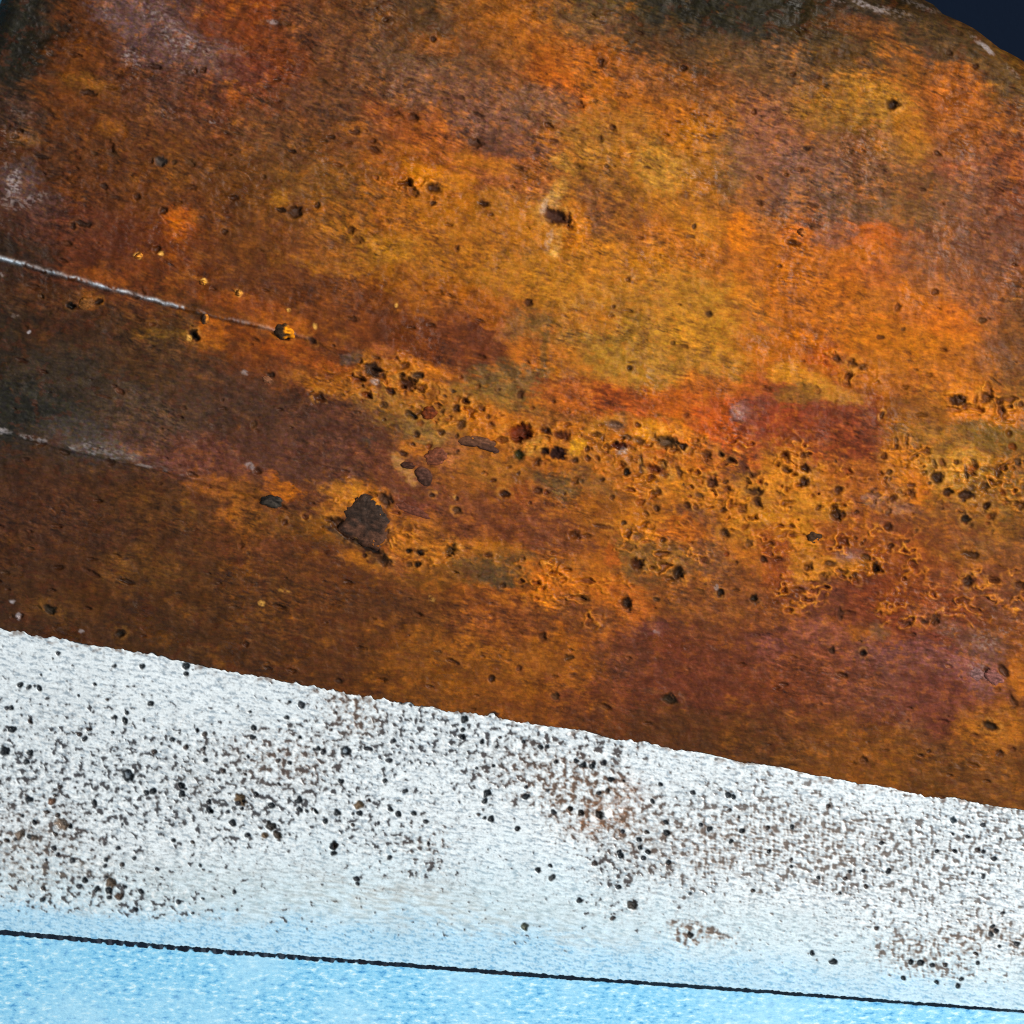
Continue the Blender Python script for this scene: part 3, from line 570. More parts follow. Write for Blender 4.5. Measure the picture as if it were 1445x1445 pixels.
# ---------------------------------------------------------------- mesh helper
def make_mesh(name, V, faces, mat, parent=None, colours=None, bare_a=None, smooth=True):
    me = bpy.data.meshes.new(name)
    V = np.asarray(V, np.float32)
    faces = np.asarray(faces, np.int32)
    n = faces.shape[1]
    me.vertices.add(len(V))
    me.vertices.foreach_set('co', V.ravel())
    me.loops.add(faces.size)
    me.loops.foreach_set('vertex_index', faces.ravel())
    me.polygons.add(len(faces))
    me.polygons.foreach_set('loop_start', np.arange(0, faces.size, n, dtype=np.int32))
    me.polygons.foreach_set('use_smooth', np.full(len(faces), smooth))
    if colours is not None:
        a = me.color_attributes.new('tint', 'FLOAT_COLOR', 'POINT')
        c4 = np.ones((len(V), 4), np.float32)
        c4[:, :3] = colours
        a.data.foreach_set('color', c4.ravel())
        b = me.attributes.new('bare', 'FLOAT', 'POINT')
        b.data.foreach_set('value', np.zeros(len(V), np.float32) if bare_a is None else np.asarray(bare_a, np.float32).ravel())
    me.update(calc_edges=True)
    me.validate()
    me.materials.append(mat)
    o = bpy.data.objects.new(name, me)
    col.objects.link(o)
    if parent is not None:
        o.parent = parent
    return o


def grid_faces(nr, nc):
    i = np.arange(nr - 1)[:, None] * nc + np.arange(nc - 1)[None, :]
    return np.stack([i, i + nc, i + nc + 1, i + 1], -1).reshape(-1, 4)


def to_world(x, y, z):
    return np.stack([(x - CEN) * S, (CEN - y) * S, z * S], -1)


def spaced(a, b, step):
    return np.linspace(a, b, int((b - a) / step) + 1)


# ---------------------------------------------------------------- materials
def nodes_of(name):
    m = bpy.data.materials.new(name)
    m.use_nodes = True
    nt = m.node_tree
    return m, nt, nt.nodes, nt.links, nt.nodes['Principled BSDF']


def add_bump(nt, bsdf, layers):
    """layers: (scale, stretch, strength, distance)"""
    N, L = nt.nodes, nt.links
    tc = N.new('ShaderNodeTexCoord')
    prev = None
    for (scale, stretch, strength, dist) in layers:
        mp = N.new('ShaderNodeMapping')
        mp.inputs['Rotation'].default_value = (0, 0, math.radians(12))
        mp.inputs['Scale'].default_value = stretch
        L.new(tc.outputs['Object'], mp.inputs['Vector'])
        nz = N.new('ShaderNodeTexNoise')
        nz.inputs['Scale'].default_value = scale
        nz.inputs['Detail'].default_value = 4
        nz.inputs['Roughness'].default_value = 0.65
        L.new(mp.outputs[0], nz.inputs['Vector'])
        b = N.new('ShaderNodeBump')
        b.inputs['Strength'].default_value = strength
        b.inputs['Distance'].default_value = dist
        L.new(nz.outputs['Fac'], b.inputs['Height'])
        if prev:
            L.new(prev.outputs[0], b.inputs['Normal'])
        prev = b
    L.new(prev.outputs[0], bsdf.inputs['Normal'])
    return tc


def tinted(name, rough, rough_bare, metal, spec, layers, grain=0.25, gscale=9000):
    m, nt, N, L, bs = nodes_of(name)
    at = N.new('ShaderNodeAttribute')
    at.attribute_name = 'tint'
    ba = N.new('ShaderNodeAttribute')
    ba.attribute_name = 'bare'
    tc = add_bump(nt, bs, layers)
    nz = N.new('ShaderNodeTexNoise')
    nz.inputs['Scale'].default_value = gscale
    nz.inputs['Detail'].default_value = 3
    L.new(tc.outputs['Object'], nz.inputs['Vector'])
    mr = N.new('ShaderNodeMapRange')
    mr.inputs['From Min'].default_value = 0.3
    mr.inputs['From Max'].default_value = 0.7
    mr.inputs['To Min'].default_value = 1 - grain
    mr.inputs['To Max'].default_value = 1 + grain
    L.new(nz.outputs['Fac'], mr.inputs['Value'])
    mp2 = N.new('ShaderNodeMapping')
    mp2.inputs['Rotation'].default_value = (0, 0, math.radians(15))
    mp2.inputs['Scale'].default_value = (0.28, 1, 1)
    L.new(tc.outputs['Object'], mp2.inputs['Vector'])
    nz2 = N.new('ShaderNodeTexNoise')
    nz2.inputs['Scale'].default_value = 5200
    nz2.inputs['Detail'].default_value = 3
    nz2.inputs['Roughness'].default_value = 0.7
    L.new(mp2.outputs[0], nz2.inputs['Vector'])
    mr2 = N.new('ShaderNodeMapRange')
    mr2.inputs['From Min'].default_value = 0.3
    mr2.inputs['From Max'].default_value = 0.7
    mr2.inputs['To Min'].default_value = 1 - 1.6 * grain
    mr2.inputs['To Max'].default_value = 1 + 1.6 * grain
    L.new(nz2.outputs['Fac'], mr2.inputs['Value'])
    mm = N.new('ShaderNodeMath')
    mm.operation = 'MULTIPLY'
    L.new(mr.outputs[0], mm.inputs[0])
    L.new(mr2.outputs[0], mm.inputs[1])
    vm = N.new('ShaderNodeVectorMath')
    vm.operation = 'SCALE'
    L.new(at.outputs['Color'], vm.inputs[0])
    L.new(mm.outputs[0], vm.inputs['Scale'])
    L.new(vm.outputs[0], bs.inputs['Base Color'])
    r = N.new('ShaderNodeMapRange')
    nz3 = N.new('ShaderNodeTexNoise')
    nz3.inputs['Scale'].default_value = 260
    nz3.inputs['Detail'].default_value = 5
    L.new(tc.outputs['Object'], nz3.inputs['Vector'])
    mr3 = N.new('ShaderNodeMapRange')
    mr3.inputs['From Min'].default_value = 0.35
    mr3.inputs['From Max'].default_value = 0.65
    mr3.inputs['To Min'].default_value = rough - 0.25
    mr3.inputs['To Max'].default_value = rough + 0.15
    L.new(nz3.outputs['Fac'], mr3.inputs['Value'])
    L.new(mr3.outputs[0], r.inputs['To Min'])
    r.inputs['To Max'].default_value = rough_bare
    L.new(ba.outputs['Fac'], r.inputs['Value'])
    L.new(r.outputs[0], bs.inputs['Roughness'])
    k = N.new('ShaderNodeMath')
    k.operation = 'MULTIPLY'
    k.inputs[1].default_value = metal
    L.new(ba.outputs['Fac'], k.inputs[0])
    L.new(k.outputs[0], bs.inputs['Metallic'])
    bs.inputs['Specular IOR Level'].default_value = spec
    return m


MAT_RUST = tinted('rust', 0.66, 0.40, 0.25, 0.17, [(2600, (1, 2.6, 1), 0.16, 0.00012), (9000, (1, 1, 1), 0.30, 0.00005)], 0.13)
MAT_STEEL = tinted('ground_steel', 0.62, 0.38, 0.6, 0.3, [(3200, (1, 3.5, 1), 0.12, 0.00010), (9000, (1, 1, 1), 0.2, 0.00004)], 0.08)
MAT_FLAKE = tinted('scale_flake', 0.66, 0.45, 0.3, 0.14, [(2200, (1, 2, 1), 0.5, 0.00015), (8000, (1, 1, 1), 0.4, 0.00006)], 0.25, 5000)

# ---------------------------------------------------------------- the blade
blade = bpy.data.objects.new('rusty_blade', None)
blade.empty_display_size = 0.01
col.objects.link(blade)
blade['label'] = 'pitted orange rusty steel blade with pale speckled ground edge, on blue paper'
blade['category'] = 'blade'

nr, nc = 840, 1190
v = np.linspace(0, 1, nr)[:, None]
u = np.linspace(0, 1, nc)[None, :]
yg = -60 + v * 960 + 0 * u
xl = left_end(yg)
x = xl + u * (X_RIGHT - xl)
yt = top_line(x)
yb = bevel_top(x)
y = yt + v * (yb - yt)
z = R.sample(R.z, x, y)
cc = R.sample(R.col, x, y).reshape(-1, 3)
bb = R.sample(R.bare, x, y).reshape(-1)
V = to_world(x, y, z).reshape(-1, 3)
Fc = grid_faces(nr, nc)
# side walls down to the sheet and an underside, so that the slab is solid
idx = np.arange(nr * nc).reshape(nr, nc)
loop = np.concatenate([idx[0, :], idx[1:, -1], idx[-1, -2::-1], idx[-2:0:-1, 0]])
low = V[loop].copy()
is_bottom = np.zeros(len(loop), bool)
is_bottom[nc + nr - 1:nc + nr - 1 + nc - 1] = True
lz = 0.35 * S
low[:, 2] = lz
low[:, :2] += np.where(is_bottom[:, None], 0, 1) * (low[:, :2] * 0.004)
n0 = len(V)
k = np.arange(len(loop))
kn = (k + 1) % len(loop)
walls = np.stack([loop[k], loop[kn], n0 + kn, n0 + k], -1)
mid = n0 + len(loop)
Vall = np.concatenate([V, low, [[0.0, 0.005, lz]]])
tri = np.stack([n0 + k, n0 + kn, np.full(len(k), mid), np.full(len(k), mid)], -1)
wc = np.repeat(lin((66, 52, 28))[None], len(low) + 1, 0)
wc[:-1] *= (1 + 0.5 * noise(low[:, 0] / S / 14, low[:, 1] / S / 14, 77))[:, None]
body = make_mesh('body', Vall, np.concatenate([Fc, walls]), MAT_RUST, blade, np.concatenate([cc, wc]), np.concatenate([bb, np.zeros(len(low) + 1)]))
body['label'] = 'orange, ochre and mauve rust with dark pits'


def surf_z(px, py):
    return float(R.sample(R.z, np.array([px]), np.array([py]))[0])


# ---------------------------------------------------------------- the ground bevel
B = Raster(-90, 850, 1540, 1450)
X, Y = B.X, B.Y
bt = bevel_top(X[0]).astype(F)[None, :]
el = edge_line(X[0]).astype(F)[None, :]
sl = F(0.19)
gx = X + sl * Y
gy = Y - sl * X + 3 * noise(X / 60, Y / 40, 80)
b1 = noise(gx / 22, gy / 5.0, 81)
b2 = noise(gx / 11, gy / 3.2, 82)
b3 = noise(gx / 3.6, gy / 2.2, 83)
b4 = noise(gx / 5.0, gy / 3.4, 84)
bl = fbm(X / 60, Y / 40, 85, 3)
WHITE, GREY, BLUEG = lin((226, 235, 240)), lin((128, 147, 162)), lin((186, 200, 208))
C = np.zeros(X.shape + (3,), F) + WHITE
m = sstep(0.02, 0.50, 0.45 * b1 + 0.6 * b2 + 0.45 * b3)
C = C + (GREY - C) * (0.80 * m)[..., None]
C = C * (1 + 0.06 * b4 + 0.04 * b3)[..., None]


def bblend(mask, colour):
    global C
    C = C + (lin(colour) - C) * mask[..., None]


def blob(cx, cy, rx, ry, k, ang=8, soft=0.8):
    a = math.radians(ang)
    dx = X - F(cx) + 16 * bl
    dy = Y - F(cy) + 10 * bl
    s = dx * F(math.cos(a)) + dy * F(math.sin(a))
    n = -dx * F(math.sin(a)) + dy * F(math.cos(a))
    return F(k) * np.exp(-((s / rx) ** 2 + (n / ry) ** 2) ** (1.0 / soft))


# dingy smear in the middle
dingy = np.clip(blob(520, 1290, 260, 50, .55) + blob(250, 1270, 160, 60, .3) + blob(800, 1300, 200, 40, .35) + blob(1080, 1300, 140, 30, .25), 0, 1)
bblend(dingy * sstep(-0.5, 0.5, b1 + b2 * 0.6), (186, 188, 182))
# blue reflected light painted into the bevel colour, along the cutting edge
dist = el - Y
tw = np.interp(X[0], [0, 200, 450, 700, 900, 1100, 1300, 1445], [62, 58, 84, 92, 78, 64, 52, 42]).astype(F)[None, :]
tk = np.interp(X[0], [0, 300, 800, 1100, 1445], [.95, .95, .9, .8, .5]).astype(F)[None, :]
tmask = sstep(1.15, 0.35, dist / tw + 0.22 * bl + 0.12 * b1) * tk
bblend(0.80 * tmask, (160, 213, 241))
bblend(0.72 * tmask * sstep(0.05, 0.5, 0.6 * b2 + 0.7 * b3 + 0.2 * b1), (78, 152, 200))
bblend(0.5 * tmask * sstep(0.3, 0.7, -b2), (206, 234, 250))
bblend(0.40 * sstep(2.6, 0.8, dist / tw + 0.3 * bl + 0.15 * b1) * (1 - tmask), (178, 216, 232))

# corrosion specks left after grinding
dens = (blob(90, 1080, 170, 90, .46) + blob(30, 1190, 90, 45, .55) + blob(330, 1110, 120, 70, .62) + blob(400, 1070, 80, 50, .4) + blob(500, 1060, 90, 60, .35)
        + blob(140, 1262, 100, 26, .45) + blob(520, 1170, 90, 50, .36) + blob(610, 1030, 150, 36, .5) + blob(660, 1080, 90, 60, .36) + blob(790, 1095, 90, 42, .85) + blob(850, 1150, 66, 42, .8)
        + blob(870, 1220, 36, 66, .65) + blob(970, 1190, 110, 80, .60) + blob(1150, 1195, 130, 62, .80) + blob(1310, 1225, 150, 90, .52) + blob(1420, 1160, 70, 50, .62)
        + blob(985, 1322, 44, 16, .85) + blob(1300, 1345, 56, 24, .66) + blob(1400, 1325, 60, 22, .72) + blob(600, 1215, 50, 30, .4) + blob(860, 1060, 80, 22, .4) + blob(1080, 1110, 80, 30, .28) + blob(1330, 1375, 80, 26, .25) + blob(500, 1000, 40, 26, .5))
dens = dens + blob(120, 1180, 240, 110, .22) + blob(120, 1270, 160, 30, .2)
dens = dens * np.clip(0.85 + 0.75 * noise(X / 34, Y / 24, 86), 0.2, 1.5)
dens = np.clip(dens * 1.32 + 0.11, 0, 0.95) * sstep(0, 26, dist - 22)
sp = 0.60 * noise(gx / 13.0, gy / 10.0, 91) + 0.60 * noise(X / 6.4, Y / 6.0, 92) + 0.35 * noise(X / 3.4, Y / 3.2, 87)
right = sstep(820, 1080, X)
weave = 0.95 * noise(gx / 12, gy / 3.8, 88) + 0.95 * noise((X + 3 * bl) / 4.6, Y / 11.0, 89)
sp = sp * (1 - 0.62 * right) + 0.62 * right * weave
th = np.maximum(0.72 - 0.74 * dens, 0.20) + 0.08 * bl
speck = sstep(th - 0.06, th + 0.12, sp) * sstep(0.04, 0.12, dens + 0.03)
brown = np.clip(blob(790, 1100, 100, 50, .8) + blob(850, 1150, 70, 50, .9) + blob(985, 1322, 50, 22, .95) + blob(1300, 1345, 70, 30, .7) + blob(1400, 1325, 60, 30, .8) + blob(1150, 1190, 130, 60, .55)
                + blob(500, 1000, 46, 40, .8) + blob(400, 1070, 80, 40, .6) + blob(940, 1200, 80, 60, .45) + blob(40, 1180, 90, 60, .4) + blob(1030, 1200, 60, 50, .4) + blob(610, 1190, 50, 34, .4), 0, 1)
sc = (lin((50, 48, 52)) + (lin((92, 70, 56)) - lin((50, 48, 52))) * brown[..., None]) * (1 + 0.5 * noise(X / 7, Y / 7, 93))[..., None]
halo = sstep(th - 0.45, th - 0.02, sp) * sstep(0.04, 0.2, dens)
C = C + (lin((176, 182, 186)) - C) * (0.5 * halo)[..., None]
C = C + (lin((150, 130, 114)) - C) * (0.75 * halo * brown)[..., None]
sp2 = 0.7 * noise(gx / 5.6, gy / 3.8, 78) + 0.5 * noise(X / 3.2, Y / 3.0, 79)
C = C + (lin((252, 253, 252)) - C) * (0.5 * sstep(0.25, 0.55, -sp) * sstep(0.1, 0.4, dens))[..., None]
fleck = sstep(0.36, 0.52, sp2 + 0.35 * dens) * sstep(0.9, 1.3, dist / tw) * (0.55 + 0.35 * bl)
C = C + (lin((120, 122, 124)) - C) * np.clip(0.75 * fleck, 0, 1)[..., None]
sc = sc + (lin((98, 80, 66)) - sc) * (0.65 * right)[..., None]
C = C + (sc - C) * ((0.95 - 0.12 * right) * speck)[..., None]
bblend(np.clip(blob(560, 1270, 150, 34, .5) + blob(60, 1230, 120, 50, .4) + blob(780, 1330, 120, 20, .35) + blob(300, 1120, 90, 60, .2), 0, 1) * 0.5 * sstep(-0.2, 0.5, b1 + 0.5 * bl), (176, 160, 140))
rusty = blob(855, 1150, 46, 20, 1.0, -25) + blob(890, 1110, 26, 18, .6) + blob(835, 1165, 26, 16, .7)
bblend(np.clip(rusty, 0, 1) * 0.5 * sstep(-0.5, 0.3, b2 + 0.5 * b4), (150, 100, 62))
# a few faint scratches across the grain at the right
cr = noise(X / 3.2, Y / 26, 94)
bblend(0.30 * sstep(0.45, 0.8, cr) * sstep(900, 1250, X) * sstep(-0.2, 0.4, b4) * (1 - tmask), (150, 158, 162))

z0 = base_height(X.astype(np.float64), np.maximum(Y, bevel_top_c(X) + 0.01).astype(np.float64)).astype(F)
Z = z0 + 0.2 * b1 + 0.22 * b2 + 0.2 * b3 - 1.1 * speck - 0.3 * halo * sstep(0.3, 0.7, dens)
R2 = B
wsm = (noise(X / 6, Y / 6, 95), noise(X / 6, Y / 6, 96))


def dot(cx, cy, r, c=(24, 30, 36), ring=False, depth=None, op=0.97):
    global C, Z
    w = B.win(cx, cy, r * 2 + 4)
    if w is None:
        return
    q = B.radius(w, cx, cy, r * rng.uniform(.95, 1.25), r * rng.uniform(.8, 1.0), rng.uniform(-60, 60), wsm, 0.35 * r)
    m = sstep(1.22, 0.8, q) * F(op)
    C[w] = C[w] + (lin(c) - C[w]) * m[..., None]
    if ring:
        k = sstep(0.55, 0.3, q)
        C[w] = C[w] + (lin((150, 164, 176)) - C[w]) * (0.7 * k)[..., None]
    Z[w] -= F(0.8 * r + 1 if depth is None else depth) * sstep(1.15, 0.4, q)


BR = (104, 84, 60)
for t in [(262, 940, 5.5), (262, 951, 4), (200, 941, 4), (212, 993, 4.5), (160, 1013, 4), (175, 1017, 4.5), (178, 1006, 3), (178, 1095, 9, 'r'), (255, 1110, 5.5), (255, 1122, 5), (338, 1130, 8, BR), (382, 1138, 5), (380, 1167, 7, (44, 38, 32)), (390, 1180, 6, (60, 48, 36)), (372, 1181, 6, BR),
          (327, 1163, 5), (295, 1145, 5), (425, 995, 5, (50, 54, 60)), (408, 991, 3), (357, 1028, 4.5), (655, 1015, 6), (653, 1030, 3.5), (653, 1040, 4), (687, 1120, 6), (684, 1131, 4), (693, 1157, 5.5), (684, 1155, 3), (470, 1195, 6), (470, 1206, 5), (475, 1148, 5), (487, 1060, 7, 'r'), (506, 1137, 6, BR), (507, 1149, 4),
          (551, 1143, 4), (562, 1150, 5), (583, 1149, 4), (822, 1080, 5), (835, 1082, 4.5), (784, 1075, 3.5), (932, 1107, 4), (941, 1176, 4.5), (1028, 1122, 4.5), (1035, 1125, 4), (1118, 1167, 4), (1345, 1157, 5.5, (60, 72, 80)), (27, 967, 4.5), (54, 971, 4.5), (39, 970, 3.5), (15, 1030, 5), (40, 1063, 5), (4, 1061, 7), (35, 1076, 4), (14, 1000, 4),
          (116, 1245, 5), (153, 1248, 7, (88, 72, 56)), (133, 1258, 4.5), (150, 1259, 5), (975, 1322, 5, (40, 34, 28)), (165, 1268, 6, (80, 62, 50)), (85, 1165, 9, (126, 110, 96)), (25, 1180, 7, (110, 96, 84)), (44, 1184, 6, (100, 88, 78)), (70, 1133, 5, (110, 80, 60)), (118, 1043, 4), (38, 1130, 5), (214, 1118, 5), (205, 1120, 4), (420, 1130, 5), (445, 1146, 4), (458, 1160, 4),
          (846, 1151, 6, (26, 20, 18)), (820, 1148, 5, (34, 26, 22)), (805, 1142, 4, (40, 32, 28)), (862, 1100, 4), (876, 1209, 4.5), (874, 1203, 3.5), (940, 1161, 4), (944, 1218, 4), (915, 1204, 4), (904, 1197, 4), (902, 1186, 4), (1032, 1188, 4), (1002, 1170, 4), (779, 1240, 5, (60, 62, 64)), (740, 1310, 6, (84, 88, 74)), (759, 1230, 4), (730, 1170, 4), (742, 1125, 5), (818, 1273, 4), (893, 1280, 7, (66, 62, 58)),
          (1178, 1361, 5), (1148, 1348, 4), (1302, 1362, 4.5), (1355, 1395, 4), (1288, 1361, 4), (1278, 1384, 3.5), (1325, 1390, 3.5), (1360, 1385, 3.5)]:
    if len(t) == 4 and t[3] == 'r':
        dot(t[0], t[1], t[2], ring=True)
    elif len(t) == 4:
        dot(t[0], t[1], t[2], t[3])
    else:
        dot(*t)
for _ in range(420):
    px = rng.uniform(-20, 1460)
    py = rng.uniform(bevel_top_c(px) + 20, edge_line(px) - 45)
    dd = float(B.sample(dens, np.array([px]), np.array([py]))[0])
    if rng.uniform() < dd * (1.5 if px < 560 else 0.55):
        dot(px, py, rng.uniform(2.2, 4.2), random.choice([(30, 34, 40), (44, 46, 52), (60, 50, 46)]))
# bright burrs
for t in [(858, 1149, 8), (835, 1157, 5), (875, 1108, 5), (876, 1145, 4), (1357, 1132, 5), (1372, 1143, 4), (1416, 1144, 4), (762, 1030, 3), (802, 1036, 3), (1215, 1189, 5)]:
    w = B.win(t[0], t[1], t[2] * 2 + 4)
    q = B.radius(w, t[0], t[1], t[2], t[2] * .8, 10, wsm, 0.3 * t[2])
    m = sstep(1.2, 0.7, q)
    C[w] = C[w] + (lin((250, 250, 250)) - C[w]) * m[..., None]
    Z[w] += 2.5 * m
# torn boundary with the rust: a little oxide clings to the top of the bevel
tear = sstep(14, 0, Y - bt + 8 * noise(X / 7, Y / 7, 97)) * sstep(0.05, 0.45, noise(X / 16, Y / 9, 98) + 0.4 * noise(X / 5, Y / 5, 99))
bblend(0.75 * tear, (96, 68, 44))
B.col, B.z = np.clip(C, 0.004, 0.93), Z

ncb = 1300
nrb = 300
u = np.linspace(-62, X_RIGHT, ncb)[None, :]
v = np.linspace(0, 1, nrb)[:, None]
x = u + 0 * v
xs_ = x[0]
ytop = bevel_top(xs_)[None, :] - 2.5
ybot = (edge_line(xs_) - 0.5 * np.interp(xs_, [0, 500, 1445], [9, 8, 6]) + 1.2 * noise(xs_.astype(F) / 8, np.zeros_like(xs_, F) + .5, 101) + 0.8 * noise(xs_.astype(F) / 3, np.zeros_like(xs_, F) + .5, 102))[None, :]
y = ytop + v * (ybot - ytop)
z = B.sample(B.z, x, y)
z = z - 3.0 * (1 - sstep(0, 4, y - ytop))
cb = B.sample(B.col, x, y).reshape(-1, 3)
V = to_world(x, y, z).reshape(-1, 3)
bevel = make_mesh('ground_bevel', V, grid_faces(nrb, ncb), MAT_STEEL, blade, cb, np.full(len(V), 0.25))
bevel['label'] = 'pale ground steel strip speckled with black and brown pits, blue reflected light painted towards the edge'

# the blunt edge falls steeply to the paper; gap shadow painted as its dark colour
ne = 9
v = np.linspace(0, 1, ne)[:, None]
wl = np.interp(xs_, [0, 500, 1445], [7.5, 6.5, 4.0])
yb2 = (edge_line(xs_) + 0.5 * wl + 1.0 * noise(xs_.astype(F) / 9, np.zeros_like(xs_, F) + .5, 103) + 0.5 * noise(xs_.astype(F) / 3, np.zeros_like(xs_, F) + .5, 104))[None, :]
ya = ybot - 0.5
pin = sstep(0.5, 0.95, np.sin(xs_ / 19.0 * 2 * math.pi + 5.0 * noise(xs_.astype(F) / 45, np.zeros_like(xs_, F) + .5, 105))) * np.interp(xs_, [0, 60, 220, 470, 560], [0.1, .3, .8, .8, 0])
yb2 = yb2 - (pin * 4.5)[None, :]
y = ya + v * (yb2 - ya)
x = xs_[None, :] + 0 * v
ztop = (z[-1] - 0.4)[None, :]
zz = ztop + (0.3 - ztop) * v ** 0.8
ec = np.zeros(x.shape + (3,), F) + lin((20, 25, 40))
bead = sstep(0.35, 0.8, np.sin(x / 18.5 * 2 * math.pi + 1.5 * noise(x / 40, x * 0 + .5, 105)) + 0.35 * noise(x / 5, y / 3, 106)) * np.interp(x, [0, 80, 240, 460, 620], [0.1, .5, .75, .75, 0])
ec = ec + (lin((92, 100, 112)) - ec) * (0.65 * bead)[..., None].astype(F)
ec = ec + (lin((70, 50, 42)) - ec) * (0.6 * sstep(0.2, 0.6, noise(x / 22, y / 8, 107)) * np.interp(x, [0, 200, 300, 700, 760], [.2, .3, 1, .8, 0]))[..., None].astype(F)
edge = make_mesh('edge_shadow', to_world(x, y, zz).reshape(-1, 3), grid_faces(ne, ncb), MAT_RUST, blade, ec.reshape(-1, 3))
edge['label'] = 'thin cutting edge painted dark as the shadow gap'

# ---------------------------------------------------------------- raised scale on the face
def flake(name, cx, cy, rx, ry, ang, c, height, label, layers=1, facet=False, c2=None, seed=0, sink=-0.9, bare_k=0.0, outline=None):
    """a plate or lump of rust scale: ragged outline, bevelled rim, uneven top"""
    big = rx > 30 and ry > 20
    na = 110 if big else 48
    a = np.linspace(0, 2 * math.pi, na, endpoint=False)
    ca, sa = np.cos(a).astype(F), np.sin(a).astype(F)
    rag = 0.10 * noise(ca * 1.7 + 9, sa * 1.7 + 9, 200 + seed) + 0.07 * noise(ca * 4 + 9, sa * 4 + 9, 300 + seed) + 0.05 * noise(ca * 11 + 9, sa * 11 + 9, 350 + seed)
    if outline is None:
        rad = 1 + 1.6 * rag
    else:
        op_ = np.array([((p[0] - cx) / rx, (p[1] - cy) / ry) for p in outline])
        oa = np.arctan2(op_[:, 1], op_[:, 0]) % (2 * math.pi)
        od = np.argsort(oa)
        rad = np.interp(a, oa[od], np.hypot(op_[:, 0], op_[:, 1])[od], period=2 * math.pi) * (1 + 0.55 * rag)
    t0 = [1.06, 1.0, 0.96, 0.9, 0.78, 0.6, 0.4, 0.2, 0.0]
    h0 = [-0.6, 0.0, 0.25, 0.5, 0.8, 0.97, 1.03, 1.0, 1.0] if not facet else [-0.35, 0.05, 0.2, 0.42, 0.62, 0.8, 0.94, 1.0, 1.0]
    t = np.array([1.06, 1.03, 1.0, 0.97, 0.93, 0.88, 0.82, 0.75, 0.67, 0.58, 0.48, 0.37, 0.25, 0.12, 0.0])
    hh = np.interp(t, t0[::-1], h0[::-1])
    nrg = len(t)
    A = math.radians(ang)
    rr = t[:, None] * rad[None, :]
    lx = rr * np.cos(a)[None, :] * rx
    ly = rr * np.sin(a)[None, :] * ry
    px = cx + lx * math.cos(A) - ly * math.sin(A)
    py = cy + lx * math.sin(A) + ly * math.cos(A)
    zb = base_height(px, py)
    zb = zb + np.median(R.sample(R.z, px, py) - zb)
    n1 = noise((px + py * 0.2).astype(F) / (0.45 * min(rx, 26) + 3), (py - px * 0.25).astype(F) / (0.22 * min(ry, 24) + 2), 400 + seed)
    n2 = noise(px.astype(F) / 4, py.astype(F) / 3, 500 + seed)
    h = hh[:, None] * height * (1 + 0.25 * n1) + 0.5 * n2 * (hh[:, None] > 0.3)
    if layers > 1:
        h = h - height * 0.45 * sstep(0.1, 0.25, (py - cy) / ry + 0.35 * n1 - 0.15)
    pz = zb + h + sink
    cv = np.zeros(px.shape + (3,), F) + lin(c)
    if c2 is not None:
        f = sstep(-0.2, 0.5, 0.6 * n1 + ((px - cx) / rx if facet else (py - cy) / ry) * 0.9)  # on faceted lumps the lit right side is painted in the second colour
        cv = cv + (lin(c2) - cv) * f[..., None]
    cv = cv * np.clip(1 + 0.45 * n2 + 0.5 * n1, 0.3, 2)[..., None]
    V = to_world(px, py, pz).reshape(-1, 3)
    i = np.arange(nrg - 1)[:, None] * na + np.arange(na)[None, :]
    j = np.arange(nrg - 1)[:, None] * na + (np.arange(na)[None, :] + 1) % na
    Fq = np.stack([i, i + na, j + na, j], -1).reshape(-1, 4)[:, ::-1]
    o = make_mesh(name, V, Fq, MAT_FLAKE, blade, np.clip(cv * 0.72, 0.003, 0.9).reshape(-1, 3), np.full(len(V), bare_k))
    if label:
        o['label'] = label
    return o


flake('rust_scale', 517, 738, 36, 36, 0, (60, 43, 34), 4.0, 'large dark plate of lifted rust scale', layers=2, c2=(92, 60, 44), seed=1, sink=-0.2,
      outline=[(486, 722), (497, 712), (503, 704), (511, 699), (521, 701), (532, 706), (541, 711), (543, 721), (551, 730), (555, 743), (551, 760), (541, 776), (522, 771), (504, 759), (486, 754), (477, 746), (487, 735)])
flake('rust_scale', 385, 707, 17, 9, 10, (44, 38, 34), 5, 'small dark oval rust scale', seed=2, c2=(70, 62, 54))
flake('rust_scale', 676, 627, 28, 10, 0, (112, 72, 50), 4, 'long narrow mauve-brown rust scale', seed=3, c2=(78, 50, 40),
      outline=[(648, 622), (654, 616), (668, 615), (685, 618), (693, 622), (699, 632), (706, 639), (700, 641), (688, 637), (674, 631), (660, 630), (652, 629)])
flake('rust_scale', 616, 645, 17, 13, -20, (122, 66, 42), 3, 'rounded mauve-brown rust scale', seed=4)
flake('rust_scale', 599, 674, 12, 14, 0, (88, 54, 42), 4, None, seed=5, c2=(70, 44, 34),
      outline=[(586, 664), (592, 659), (602, 661), (611, 672), (610, 683), (604, 688), (596, 684), (589, 674)])
flake('rust_scale', 576, 657, 11, 5, 8, (76, 44, 32), 3.5, None, seed=6)
flake('rust_scale', 607, 584, 11, 10, -30, (116, 52, 18), 4, 'square red-brown rust scale', seed=7)
flake('rust_scale', 582, 720, 26, 7, 22, (112, 60, 42), 2.5, None, seed=8)
flake('rust_scale', 1147, 757, 10, 11, 0, (70, 46, 28), 2.2, 'round dark brown rust scale', seed=9)
flake('rust_scale', 126, 431, 12, 10, -10, (136, 84, 36), 4, 'ragged star-shaped tan rust scale', seed=10)
